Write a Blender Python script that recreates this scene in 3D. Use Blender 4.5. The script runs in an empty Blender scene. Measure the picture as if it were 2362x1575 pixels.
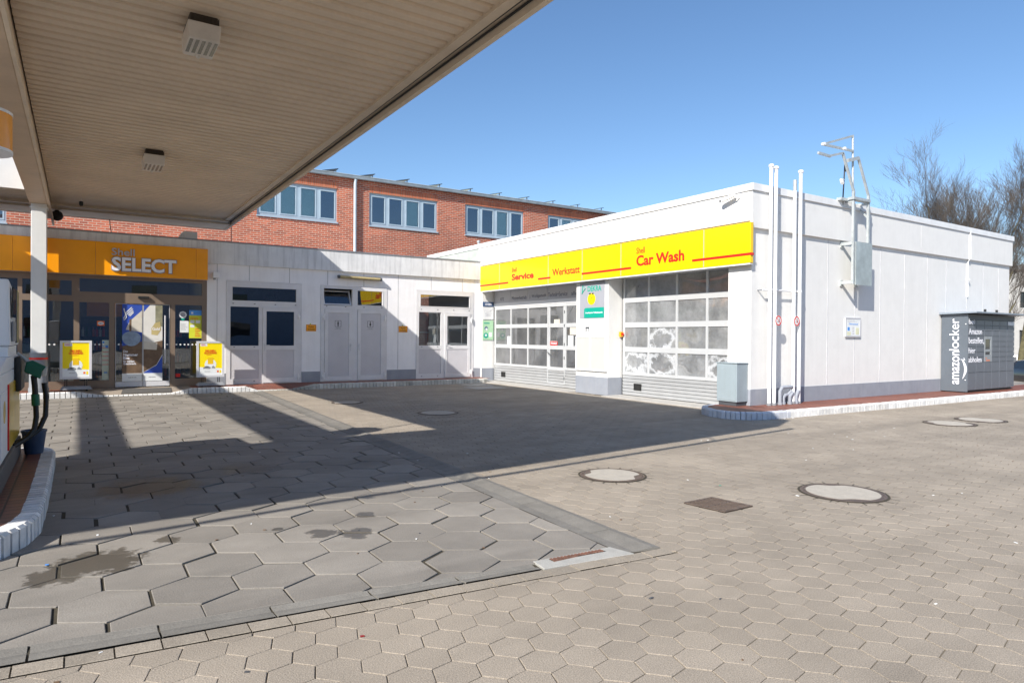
import bpy, math, random
import numpy as np
from mathutils import Vector, Matrix, Quaternion
R = math.radians
random.seed(7); rng = np.random.default_rng(7)
SC = bpy.context.scene
COL = SC.collection
# ------------------------------------------------------------------ camera
def set_camera():
    yaw, pitch, roll = R(33.0604), R(-0.371), R(0.4215)
    f = Vector((math.sin(yaw)*math.cos(pitch), math.cos(yaw)*math.cos(pitch), math.sin(pitch)))
    r = Vector((math.cos(yaw), -math.sin(yaw), 0)); u = r.cross(f)
    r2 = r*math.cos(roll)+u*math.sin(roll); u2 = -r*math.sin(roll)+u*math.cos(roll)
    cd = bpy.data.cameras.new('camera'); co = bpy.data.objects.new('camera', cd); COL.objects.link(co)
    m = Matrix((( r2.x, u2.x, -f.x, 0), (r2.y, u2.y, -f.y, 0), (r2.z, u2.z, -f.z, 1.5), (0, 0, 0, 1)))
    co.matrix_world = m
    cd.sensor_width = 36; cd.lens = 36*1535.06/2362; cd.clip_end = 600; cd.clip_start = .05
    SC.camera = co
set_camera()
# ------------------------------------------------------------------ world, sun, exposure
SUN = Vector((-2.2, -1.0, 1.707)).normalized()
EL = math.asin(SUN.z); AZ = math.atan2(SUN.x, SUN.y)
w = bpy.data.worlds.new('World'); SC.world = w; w.use_nodes = True
nt = w.node_tree
sky = nt.nodes.new('ShaderNodeTexSky'); sky.sky_type = 'NISHITA'; sky.sun_disc = False
sky.sun_elevation = EL; sky.sun_rotation = AZ
sky.altitude = 0; sky.air_density = 1.0; sky.dust_density = 0.35; sky.ozone_density = 4.0
bg = nt.nodes['Background']; bg.inputs['Strength'].default_value = 0.112
hs = nt.nodes.new('ShaderNodeHueSaturation'); hs.inputs['Saturation'].default_value = 1.06; nt.links.new(sky.outputs[0], hs.inputs['Color']); nt.links.new(hs.outputs[0], bg.inputs['Color'])
sd = bpy.data.lights.new('sun', 'SUN'); so = bpy.data.objects.new('sun', sd); COL.objects.link(so)
sd.energy = 4.7; sd.angle = R(.5); sd.color = (1, .95, .87)
so.rotation_euler = (-SUN).to_track_quat('-Z', 'Y').to_euler(); so.location = (-20, -10, 20)
SC.view_settings.view_transform = 'Standard'; SC.view_settings.look = 'None'
SC.view_settings.exposure = 0.58; SC.view_settings.gamma = 1
# ------------------------------------------------------------------ materials
def node(nt, t, **k):
    n = nt.nodes.new(t)
    for a, v in k.items():
        if a.startswith('i_'):
            key = a[2:]; key = int(key) if key.isdigit() else key.replace('_', ' ')
            n.inputs[key].default_value = v
        else: setattr(n, a, v)
    return n
def c4(c): return (c[0], c[1], c[2], 1)
def mat(name, col, rough=.6, metal=0, vary=.12, scale=3., bump=0., bscale=60., streak=0., streakcol=(.25, .24, .22), spec=.5, island=0., coat=0., dirt=0., dirtcol=(.12,.1,.08), speck=0.):
    m = bpy.data.materials.new(name); m.use_nodes = True; t = m.node_tree; L = t.links.new
    b = t.nodes['Principled BSDF']; b.inputs['Roughness'].default_value = rough; b.inputs['Metallic'].default_value = metal
    b.inputs['Specular IOR Level'].default_value = spec; b.inputs['Coat Weight'].default_value = coat
    tc = node(t, 'ShaderNodeNewGeometry')
    pos = tc.outputs['Position']
    n1 = node(t, 'ShaderNodeTexNoise', i_Scale=scale, i_Detail=6., i_Roughness=.6); L(pos, n1.inputs['Vector'])
    mx = node(t, 'ShaderNodeMix', data_type='RGBA', blend_type='MULTIPLY', i_0=1.)
    mr = node(t, 'ShaderNodeMapRange', i_1=.3, i_2=.7, i_3=1-vary, i_4=1+vary); L(n1.outputs[0], mr.inputs[0])
    mx.inputs[6].default_value = c4(col); L(mr.outputs[0], mx.inputs[7]); out = mx.outputs[2]
    if island:
        ri = node(t, 'ShaderNodeMapRange', i_3=1-island, i_4=1+island); L(tc.outputs['Random Per Island'], ri.inputs[0])
        m2 = node(t, 'ShaderNodeMix', data_type='RGBA', blend_type='MULTIPLY', i_0=1.); L(out, m2.inputs[6]); L(ri.outputs[0], m2.inputs[7]); out = m2.outputs[2]
    if speck:
        sn = node(t, 'ShaderNodeTexNoise', i_Scale=170., i_Detail=2.); L(pos, sn.inputs['Vector'])
        sr = node(t, 'ShaderNodeMapRange', i_1=.36, i_2=.64, i_3=1-speck, i_4=1+speck); L(sn.outputs[0], sr.inputs[0])
        m2 = node(t, 'ShaderNodeMix', data_type='RGBA', blend_type='MULTIPLY', i_0=1.); L(out, m2.inputs[6]); L(sr.outputs[0], m2.inputs[7]); out = m2.outputs[2]
    if streak:
        mp = node(t, 'ShaderNodeMapping'); mp.inputs['Scale'].default_value = (6, 6, .5); L(pos, mp.inputs[0])
        n2 = node(t, 'ShaderNodeTexNoise', i_Scale=1.6, i_Detail=5., i_Roughness=.65); L(mp.outputs[0], n2.inputs['Vector'])
        r2 = node(t, 'ShaderNodeMapRange', i_1=.47, i_2=.8, i_3=0., i_4=streak); L(n2.outputs[0], r2.inputs[0])
        m3 = node(t, 'ShaderNodeMix', data_type='RGBA'); L(r2.outputs[0], m3.inputs[0]); L(out, m3.inputs[6]); m3.inputs[7].default_value = c4(streakcol); out = m3.outputs[2]
    if dirt:
        n3 = node(t, 'ShaderNodeTexNoise', i_Scale=.7, i_Detail=8., i_Roughness=.7); L(pos, n3.inputs['Vector'])
        r3 = node(t, 'ShaderNodeMapRange', i_1=.5, i_2=.75, i_3=0., i_4=dirt); L(n3.outputs[0], r3.inputs[0])
        m4 = node(t, 'ShaderNodeMix', data_type='RGBA'); L(r3.outputs[0], m4.inputs[0]); L(out, m4.inputs[6]); m4.inputs[7].default_value = c4(dirtcol); out = m4.outputs[2]
    L(out, b.inputs['Base Color'])
    if bump:
        nb = node(t, 'ShaderNodeTexNoise', i_Scale=bscale, i_Detail=4.); L(pos, nb.inputs['Vector'])
        bp = node(t, 'ShaderNodeBump', i_Strength=bump, i_Distance=.01); L(nb.outputs[0], bp.inputs['Height']); L(bp.outputs[0], b.inputs['Normal'])
    m['bc'] = 1
    return m
def glass(name, tint=(.75, .8, .8), refl=.12, haze=0., hazecol=(.5, .52, .52), foam=False, wob=0.02):
    m = bpy.data.materials.new(name); m.use_nodes = True; t = m.node_tree; L = t.links.new
    t.nodes.remove(t.nodes['Principled BSDF']); o = t.nodes['Material Output']
    tr = node(t, 'ShaderNodeBsdfTransparent'); tr.inputs[0].default_value = c4(tint)
    gl = node(t, 'ShaderNodeBsdfGlossy'); gl.inputs['Roughness'].default_value = .0; gl.inputs[0].default_value = (.95, .97, 1, 1)
    g = node(t, 'ShaderNodeNewGeometry')
    nb = node(t, 'ShaderNodeTexNoise', i_Scale=.9, i_Detail=1.); L(g.outputs['Position'], nb.inputs['Vector'])
    bp = node(t, 'ShaderNodeBump', i_Strength=wob, i_Distance=.3); L(nb.outputs[0], bp.inputs['Height']); L(bp.outputs[0], gl.inputs['Normal'])
    fr = node(t, 'ShaderNodeFresnel', i_IOR=1.5)
    mr = node(t, 'ShaderNodeMapRange', i_1=0., i_2=1., i_3=refl, i_4=1.); L(fr.outputs[0], mr.inputs[0])
    base = tr.outputs[0]
    if haze:
        df = node(t, 'ShaderNodeBsdfDiffuse'); df.inputs[0].default_value = c4(hazecol)
        hn = node(t, 'ShaderNodeTexNoise', i_Scale=2.2, i_Detail=6., i_Roughness=.7); L(g.outputs['Position'], hn.inputs['Vector'])
        hm = node(t, 'ShaderNodeMapRange', i_1=.3, i_2=.75, i_3=haze*.55, i_4=haze*1.4); L(hn.outputs[0], hm.inputs[0])
        mh = node(t, 'ShaderNodeMixShader'); L(hm.outputs[0], mh.inputs[0]); L(tr.outputs[0], mh.inputs[1]); L(df.outputs[0], mh.inputs[2]); base = mh.outputs[0]
    ms = node(t, 'ShaderNodeMixShader'); L(mr.outputs[0], ms.inputs[0]); L(base, ms.inputs[1]); L(gl.outputs[0], ms.inputs[2])
    fin = ms.outputs[0]
    if foam:
        tc = node(t, 'ShaderNodeTexCoord'); vs = node(t, 'ShaderNodeVectorMath', operation='SUBTRACT'); L(tc.outputs['Generated'], vs.inputs[0]); vs.inputs[1].default_value = (.5, .5, .42)
        ab = node(t, 'ShaderNodeVectorMath', operation='MULTIPLY'); L(vs.outputs[0], ab.inputs[0]); ab.inputs[1].default_value = (0, 2.1, 2.2)
        ln = node(t, 'ShaderNodeVectorMath', operation='LENGTH'); L(ab.outputs[0], ln.inputs[0])
        fn = node(t, 'ShaderNodeTexNoise', i_Scale=2.3, i_Detail=9., i_Roughness=.62); L(g.outputs['Position'], fn.inputs['Vector'])
        ad = node(t, 'ShaderNodeMath', operation='ADD'); f3 = node(t, 'ShaderNodeMath', operation='MULTIPLY_ADD', i_1=3.4, i_2=-1.25); L(fn.outputs[0], f3.inputs[0]); L(ln.outputs['Value'], ad.inputs[0]); L(f3.outputs[0], ad.inputs[1])
        r1 = node(t, 'ShaderNodeMapRange', i_1=1.15, i_2=1.32, i_3=0., i_4=1.); L(ad.outputs[0], r1.inputs[0])
        r2 = node(t, 'ShaderNodeMapRange', i_1=1.45, i_2=1.75, i_3=1., i_4=0.); L(ad.outputs[0], r2.inputs[0])
        mu = node(t, 'ShaderNodeMath', operation='MULTIPLY'); L(r1.outputs[0], mu.inputs[0]); L(r2.outputs[0], mu.inputs[1])
        m8 = node(t, 'ShaderNodeMath', operation='MULTIPLY', i_1=.5); L(mu.outputs[0], m8.inputs[0])
        wd = node(t, 'ShaderNodeBsdfDiffuse'); wd.inputs[0].default_value = (.75, .77, .8, 1)
        mf = node(t, 'ShaderNodeMixShader'); L(m8.outputs[0], mf.inputs[0]); L(fin, mf.inputs[1]); L(wd.outputs[0], mf.inputs[2]); fin = mf.outputs[0]
    L(fin, o.inputs['Surface'])
    return m
def brickmat(name, c1, c2, mortar, bw, rh, ms, plane='xz', rough=.85, bias=0., bump=.4, big=.2):
    m = bpy.data.materials.new(name); m.use_nodes = True; t = m.node_tree; L = t.links.new
    b = t.nodes['Principled BSDF']; b.inputs['Roughness'].default_value = rough
    g = node(t, 'ShaderNodeNewGeometry'); sp = node(t, 'ShaderNodeSeparateXYZ'); L(g.outputs['Position'], sp.inputs[0])
    cb = node(t, 'ShaderNodeCombineXYZ'); ix = {'x': 0, 'y': 1, 'z': 2}
    L(sp.outputs[ix[plane[0]]], cb.inputs[0]); L(sp.outputs[ix[plane[1]]], cb.inputs[1])
    br = node(t, 'ShaderNodeTexBrick', i_Scale=1., i_Mortar_Size=ms, i_Mortar_Smooth=.1, i_Bias=bias, i_Brick_Width=bw, i_Row_Height=rh)
    br.inputs['Color1'].default_value = c4(c1); br.inputs['Color2'].default_value = c4(c2); br.inputs['Mortar'].default_value = c4(mortar)
    L(cb.outputs[0], br.inputs['Vector'])
    n = node(t, 'ShaderNodeTexNoise', i_Scale=.8, i_Detail=7., i_Roughness=.65); L(g.outputs['Position'], n.inputs['Vector'])
    mr = node(t, 'ShaderNodeMapRange', i_1=.3, i_2=.7, i_3=1-big, i_4=1+big); L(n.outputs[0], mr.inputs[0])
    mx = node(t, 'ShaderNodeMix', data_type='RGBA', blend_type='MULTIPLY', i_0=1.); L(br.outputs[0], mx.inputs[6]); L(mr.outputs[0], mx.inputs[7]); L(mx.outputs[2], b.inputs['Base Color'])
    iv = node(t, 'ShaderNodeMath', operation='SUBTRACT', i_0=1.); L(br.outputs[1], iv.inputs[1])
    bp = node(t, 'ShaderNodeBump', i_Strength=bump, i_Distance=.008); L(iv.outputs[0], bp.inputs['Height']); L(bp.outputs[0], b.inputs['Normal'])
    return m
def emit(name, col, s):
    m = bpy.data.materials.new(name); m.use_nodes = True; b = m.node_tree.nodes['Principled BSDF']
    b.inputs['Emission Color'].default_value = c4(col); b.inputs['Emission Strength'].default_value = s; b.inputs['Base Color'].default_value = c4(col); return m
M = {}
M['wall'] = mat('white_render', (.785, .775, .75), .7, vary=.03, streak=.14, streakcol=(.5, .49, .47), dirt=.10, dirtcol=(.5, .48, .45), bump=.1)
M['wallshop'] = mat('white_render_old', (.88, .87, .88), .75, vary=.03, streak=.16, streakcol=(.40, .39, .40), bump=.1)
M['fasciashop'] = mat('grimy_fascia', (.74, .74, .74), .75, vary=.08, streak=.5, streakcol=(.25, .25, .26), bump=.1)
M['coping'] = mat('coping_metal', (.78, .78, .78), .45, vary=.06, dirt=.3, dirtcol=(.4, .38, .35))
M['plinth'] = mat('plinth_grey', (.29, .31, .355), .7, vary=.08, streak=.3, streakcol=(.4, .4, .4))
M['greenwall'] = mat('greenish_panel', (.42, .46, .42), .8, vary=.15)  # greenish-grey panel colour, tone varied by noise
M['joint'] = mat('joint_dark', (.35, .35, .36), .9)
M['jointlight'] = mat('joint_light', (.62, .62, .63), .9)
M['yellow'] = mat('yellow_plastic', (.95, .74, .0), .3, vary=.01, coat=.3)
M['yellowlit'] = mat('yellow_enamel', (.92, .60, .0), .32, vary=.01, coat=.2)
M['yelloworange'] = mat('amber_plastic', (.97, .37, .001), .35, vary=.04, coat=.2)
M['red'] = mat('red_vinyl', (.75, .02, .01), .4, vary=.02)
M['white'] = mat('white_plastic', (.82, .82, .82), .4, vary=.02)
M['paper'] = mat('paper', (.78, .80, .80), .6, vary=.02)
M['letterwhite'] = mat('letter_white', (.85, .85, .9), .4, vary=.02)
M['letterside'] = mat('letter_grey', (.25, .26, .3), .4)
M['brown'] = mat('taupe_aluminium', (.21, .155, .115), .4, vary=.06, spec=.6)
M['alu'] = mat('aluminium_paint', (.62, .62, .64), .4, vary=.04, dirt=.15, dirtcol=(.4, .38, .36))
M['alug'] = mat('roller_door_aluminium', (.50, .51, .52), .4, metal=.3, vary=.05, dirt=.3, dirtcol=(.3, .29, .27))
M['alugf'] = mat('roller_door_frame', (.60, .61, .62), .4, metal=.2, vary=.04, dirt=.15, dirtcol=(.35, .34, .32))
M['alud'] = mat('door_panel_grey', (.58, .565, .59), .45, vary=.04)
M['doorframe'] = mat('door_frame_white', (.72, .71, .72), .45, vary=.05, dirt=.25, dirtcol=(.42, .4, .38))
M['steel'] = mat('galvanised_steel', (.48, .51, .51), .5, metal=.3, vary=.15, scale=9)
M['steelp'] = mat('galvanised_plate', (.42, .47, .47), .5, metal=.3, vary=.2, scale=4)
M['cabinet'] = mat('cabinet_grey', (.31, .37, .40), .5, vary=.06, streak=.2)
M['black'] = mat('black_plastic', (.02, .02, .02), .5)
M['rubber'] = mat('rubber', (.012, .012, .012), .45)
M['dgrey'] = mat('dark_grey', (.07, .075, .085), .5)
M['mgrey'] = mat('mid_grey', (.25, .26, .28), .5)
M['locker'] = mat('locker_paint', (.105, .125, .15), .42, vary=.06, dirt=.15, dirtcol=(.25,.24,.22))
M['lockerf'] = mat('locker_door_paint', (.115, .125, .15), .4, vary=.05, island=.08)
M['ceil'] = mat('canopy_sheet', (.70, .57, .43), .5, vary=.07, scale=1.2, streak=.1, streakcol=(.3, .25, .2))
M['ceilflat'] = mat('canopy_trim', (.66, .55, .42), .55, vary=.08, dirt=.3, dirtcol=(.3, .26, .22))
M['beam'] = mat('beam_paint', (.55, .42, .30), .5, vary=.08, dirt=.2, dirtcol=(.25, .2, .16))
M['column'] = mat('column_paint', (.72, .72, .70), .45, vary=.04)
M['soot'] = mat('soot', (.10, .08, .06), .8)
M['lamp'] = mat('lamp_housing', (.66, .61, .54), .4)
M['concrete'] = mat('concrete', (.42, .40, .37), .85, vary=.14, scale=5, bump=.3, dirt=.4, dirtcol=(.2, .18, .15))
M['gutter'] = mat('gutter_concrete', (.20, .187, .165), .8, vary=.14, scale=6, bump=.25, island=.1, dirt=.35, dirtcol=(.12, .11, .09), speck=.14)
M['joints'] = mat('joint_soil', (.055, .046, .03), .95, vary=.4, scale=8)
M['edge'] = mat('edge_brick', (.29, .25, .2), .85, vary=.1, scale=7, island=.12, bump=.3, speck=.2)
M['kerb'] = mat('kerb_white', (.74, .73, .71), .75, vary=.14, scale=12, dirt=.55, dirtcol=(.32, .29, .24), island=.12)
M['kerbold'] = mat('kerb_mossy', (.55, .54, .5), .8, vary=.15, scale=12, dirt=.95, dirtcol=(.05, .055, .025), island=.15)
M['iron'] = mat('cast_iron', (.17, .125, .10), .55, metal=.5, vary=.25, scale=14, bump=.3)
M['cover'] = mat('cover_concrete', (.44, .40, .34), .85, vary=.08, scale=10, bump=.25, speck=.12)
M['tile'] = brickmat('red_tiles', (.27, .095, .06), (.22, .08, .055), (.06, .035, .025), .2, .1, .006, 'xy', .6, bump=.3)
M['tile2'] = brickmat('red_tiles_island', (.25, .09, .055), (.17, .07, .045), (.02, .016, .012), .12, .24, .008, 'yx', .35, bump=.5)
M['brick'] = brickmat('red_brick', (.52, .125, .06), (.28, .065, .038), (.48, .35, .27), .26, .083, .011, 'xz', .9, bias=-.1, big=.14)
M['soldier'] = brickmat('soldier_brick', (.60, .17, .075), (.45, .11, .05), (.34, .22, .16), .083, .6, .010, 'xz', .9, big=.1)
M['winframe'] = mat('window_frame_blue_grey', (.37, .46, .53), .4, vary=.05)
M['blind'] = mat('blind', (.42, .62, .62), .7, vary=.04)
M['gutterz'] = mat('zinc_gutter', (.30, .34, .36), .5, metal=.4, vary=.2)
M['solar'] = mat('solar_panel', (.03, .035, .06), .15, vary=.1)
M['blue'] = mat('blue_print', (.03, .08, .42), .5)
M['bluel'] = mat('light_blue_print', (.08, .3, .75), .5)
M['posterbrown'] = mat('poster_brown', (.16, .10, .06), .5, vary=.3, scale=8)
M['postercream'] = mat('poster_cream', (.62, .58, .50), .5, vary=.08, scale=6)
M['posterwhite'] = mat('poster_pale', (.70, .68, .64), .5, vary=.05)
M['bowl'] = mat('poster_bowl', (.25, .33, .45), .5, vary=.3, scale=7)
M['gold'] = mat('poster_gold', (.50, .40, .18), .5)
M['teal'] = mat('teal_print', (.0, .36, .26), .45, vary=.02)
M['green'] = mat('green_print', (.42, .66, .42), .5, vary=.03)
M['signgrey'] = mat('sign_grey', (.36, .37, .41), .5, vary=.02)
M['navy'] = mat('navy_print', (.08, .13, .24), .5)
M['caseglass'] = mat('case_back', (.60, .61, .55), .15, vary=.02, coat=.6)
M['bandgrey'] = mat('band_grey', (.50, .50, .53), .5, vary=.03)
M['letterdark'] = mat('letter_dark', (.07, .08, .14), .6)
M['orange'] = mat('orange', (.8, .16, .02), .5)
M['lime'] = mat('lime_print', (.62, .66, .04), .5)
M['pumpgreen'] = mat('nozzle_green', (.0, .13, .07), .4)
M['pumpyellow'] = mat('pump_yellow', (.80, .50, .01), .3, coat=.3)
M['bucket'] = mat('bucket_blue', (.045, .075, .14), .5, vary=.08)
M['bark'] = mat('bark', (.13, .115, .06), .95, vary=.35, scale=5)
M['twig'] = mat('twig', (.095, .08, .068), .95, vary=.3, scale=2)
M['carred'] = mat('car_red', (.33, .015, .012), .25, coat=1.)
M['cardark'] = mat('car_dark', (.012, .013, .02), .2, coat=1.)
M['carwhite'] = mat('car_white', (.7, .7, .72), .3, coat=1.)
M['tail'] = mat('tail_lamp', (.6, .02, .01), .2)
M['amber'] = mat('amber_lamp', (.9, .25, .01), .2)
M['darkglass'] = mat('dark_glass', (.015, .02, .025), .05, spec=.8)
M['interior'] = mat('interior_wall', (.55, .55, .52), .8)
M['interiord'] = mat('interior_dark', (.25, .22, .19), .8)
M['asphalt'] = mat('paving_far', (.29, .26, .225), .9, vary=.12, scale=1.5)
M['farwhite'] = mat('far_render', (.42, .41, .39), .8)
M['mat'] = mat('door_mat', (.09, .085, .08), .95, vary=.2, scale=30)
M['glass'] = glass('window_glass', (.7, .74, .75), .10)
M['glassdark'] = glass('dark_window_glass', (.25, .30, .36), .12)
M['glassclear'] = glass('blind_window_glass', (.85, .9, .9), .08)
M['glassoff'] = glass('office_window_glass', (.35, .48, .62), .15)
M['poly'] = glass('door_pane', (.6, .62, .62), .10, haze=.36, hazecol=(.36, .365, .37), wob=.05)
M['polyh'] = glass('door_pane_hazy', (.45, .47, .47), .10, haze=.6, hazecol=(.42, .43, .44), wob=.08)
M['foam'] = glass('door_pane_frosted', (.45, .47, .47), .10, haze=.6, hazecol=(.42, .43, .44), foam=True, wob=.08)
M['ceillamp'] = emit('lit_tube', (1, .85, .62), 6.)
# stained slab material
def slabmat():
    m = mat('grey_slab', (.262, .238, .207), .72, vary=.12, scale=2.2, bump=.25, bscale=90, island=.13, dirt=.35, dirtcol=(.17, .15, .125), speck=.13)
    t = m.node_tree; L = t.links.new; b = t.nodes['Principled BSDF']
    src = b.inputs['Base Color'].links[0].from_socket
    g = node(t, 'ShaderNodeNewGeometry'); nz = node(t, 'ShaderNodeTexNoise', i_Scale=7., i_Detail=6., i_Roughness=.7); L(g.outputs['Position'], nz.inputs['Vector'])
    tot = None
    for (x, y, r) in [(.1, 5.15, .30), (-.1, 5.0, .2), (1.78, 4.9, .15), (2.02, 5.35, .1), (1.55, 5.02, .12), (.55, 5.45, .1), (2.25, 5.9, .07), (1.3, 5.3, .05), (.6, 7.4, .5), (1.6, 7.9, .35), (1.0, 3.62, .16)]:
        d = node(t, 'ShaderNodeVectorMath', operation='DISTANCE'); L(g.outputs['Position'], d.inputs[0]); d.inputs[1].default_value = (x, y, 0)
        s = node(t, 'ShaderNodeMath', operation='DIVIDE', i_1=r); L(d.outputs['Value'], s.inputs[0])
        a = node(t, 'ShaderNodeMath', operation='ADD'); L(s.outputs[0], a.inputs[0]); n2 = node(t, 'ShaderNodeMath', operation='MULTIPLY_ADD', i_1=2.6, i_2=-1.3); L(nz.outputs[0], n2.inputs[0]); L(n2.outputs[0], a.inputs[1])
        mr = node(t, 'ShaderNodeMapRange', i_1=.75, i_2=.95, i_3=1., i_4=0.); L(a.outputs[0], mr.inputs[0])
        if tot is None: tot = mr.outputs[0]
        else:
            mm = node(t, 'ShaderNodeMath', operation='MAXIMUM'); L(tot, mm.inputs[0]); L(mr.outputs[0], mm.inputs[1]); tot = mm.outputs[0]
    k = node(t, 'ShaderNodeMath', operation='MULTIPLY', i_1=.72); L(tot, k.inputs[0])
    mx = node(t, 'ShaderNodeMix', data_type='RGBA'); L(k.outputs[0], mx.inputs[0]); L(src, mx.inputs[6]); mx.inputs[7].default_value = (.05, .042, .03, 1)
    L(mx.outputs[2], b.inputs['Base Color'])
    rr = node(t, 'ShaderNodeMapRange', i_3=.72, i_4=.35); L(tot, rr.inputs[0]); L(rr.outputs[0], b.inputs['Roughness'])
    return m
M['slab'] = slabmat()
M['hex'] = mat('beige_paver', (.328, .279, .222), .88, vary=.13, scale=.9, bump=.35, bscale=120, island=.07, dirt=.32, dirtcol=(.22, .185, .14), speck=.26)
def tracks(m, k=.16):
    t = m.node_tree; L = t.links.new; b = t.nodes['Principled BSDF']; src = b.inputs['Base Color'].links[0].from_socket
    g = node(t, 'ShaderNodeNewGeometry'); out = src
    for rot, sc, seed in ((.25, (.16, 1.5, 1), 0), (1.15, (.12, 1.1, 1), 9)):
        mp = node(t, 'ShaderNodeMapping'); mp.inputs['Rotation'].default_value = (0, 0, rot); mp.inputs['Scale'].default_value = sc; mp.inputs['Location'].default_value = (seed, seed, 0); L(g.outputs['Position'], mp.inputs[0])
        n = node(t, 'ShaderNodeTexNoise', i_Scale=1., i_Detail=4., i_Roughness=.6); L(mp.outputs[0], n.inputs['Vector'])
        r = node(t, 'ShaderNodeMapRange', i_1=.48, i_2=.72, i_3=1., i_4=1-k); L(n.outputs[0], r.inputs[0])
        mx = node(t, 'ShaderNodeMix', data_type='RGBA', blend_type='MULTIPLY', i_0=1.); L(out, mx.inputs[6]); L(r.outputs[0], mx.inputs[7]); out = mx.outputs[2]
    L(out, b.inputs['Base Color'])
tracks(M['hex']); tracks(M['slab'], .2)
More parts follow.
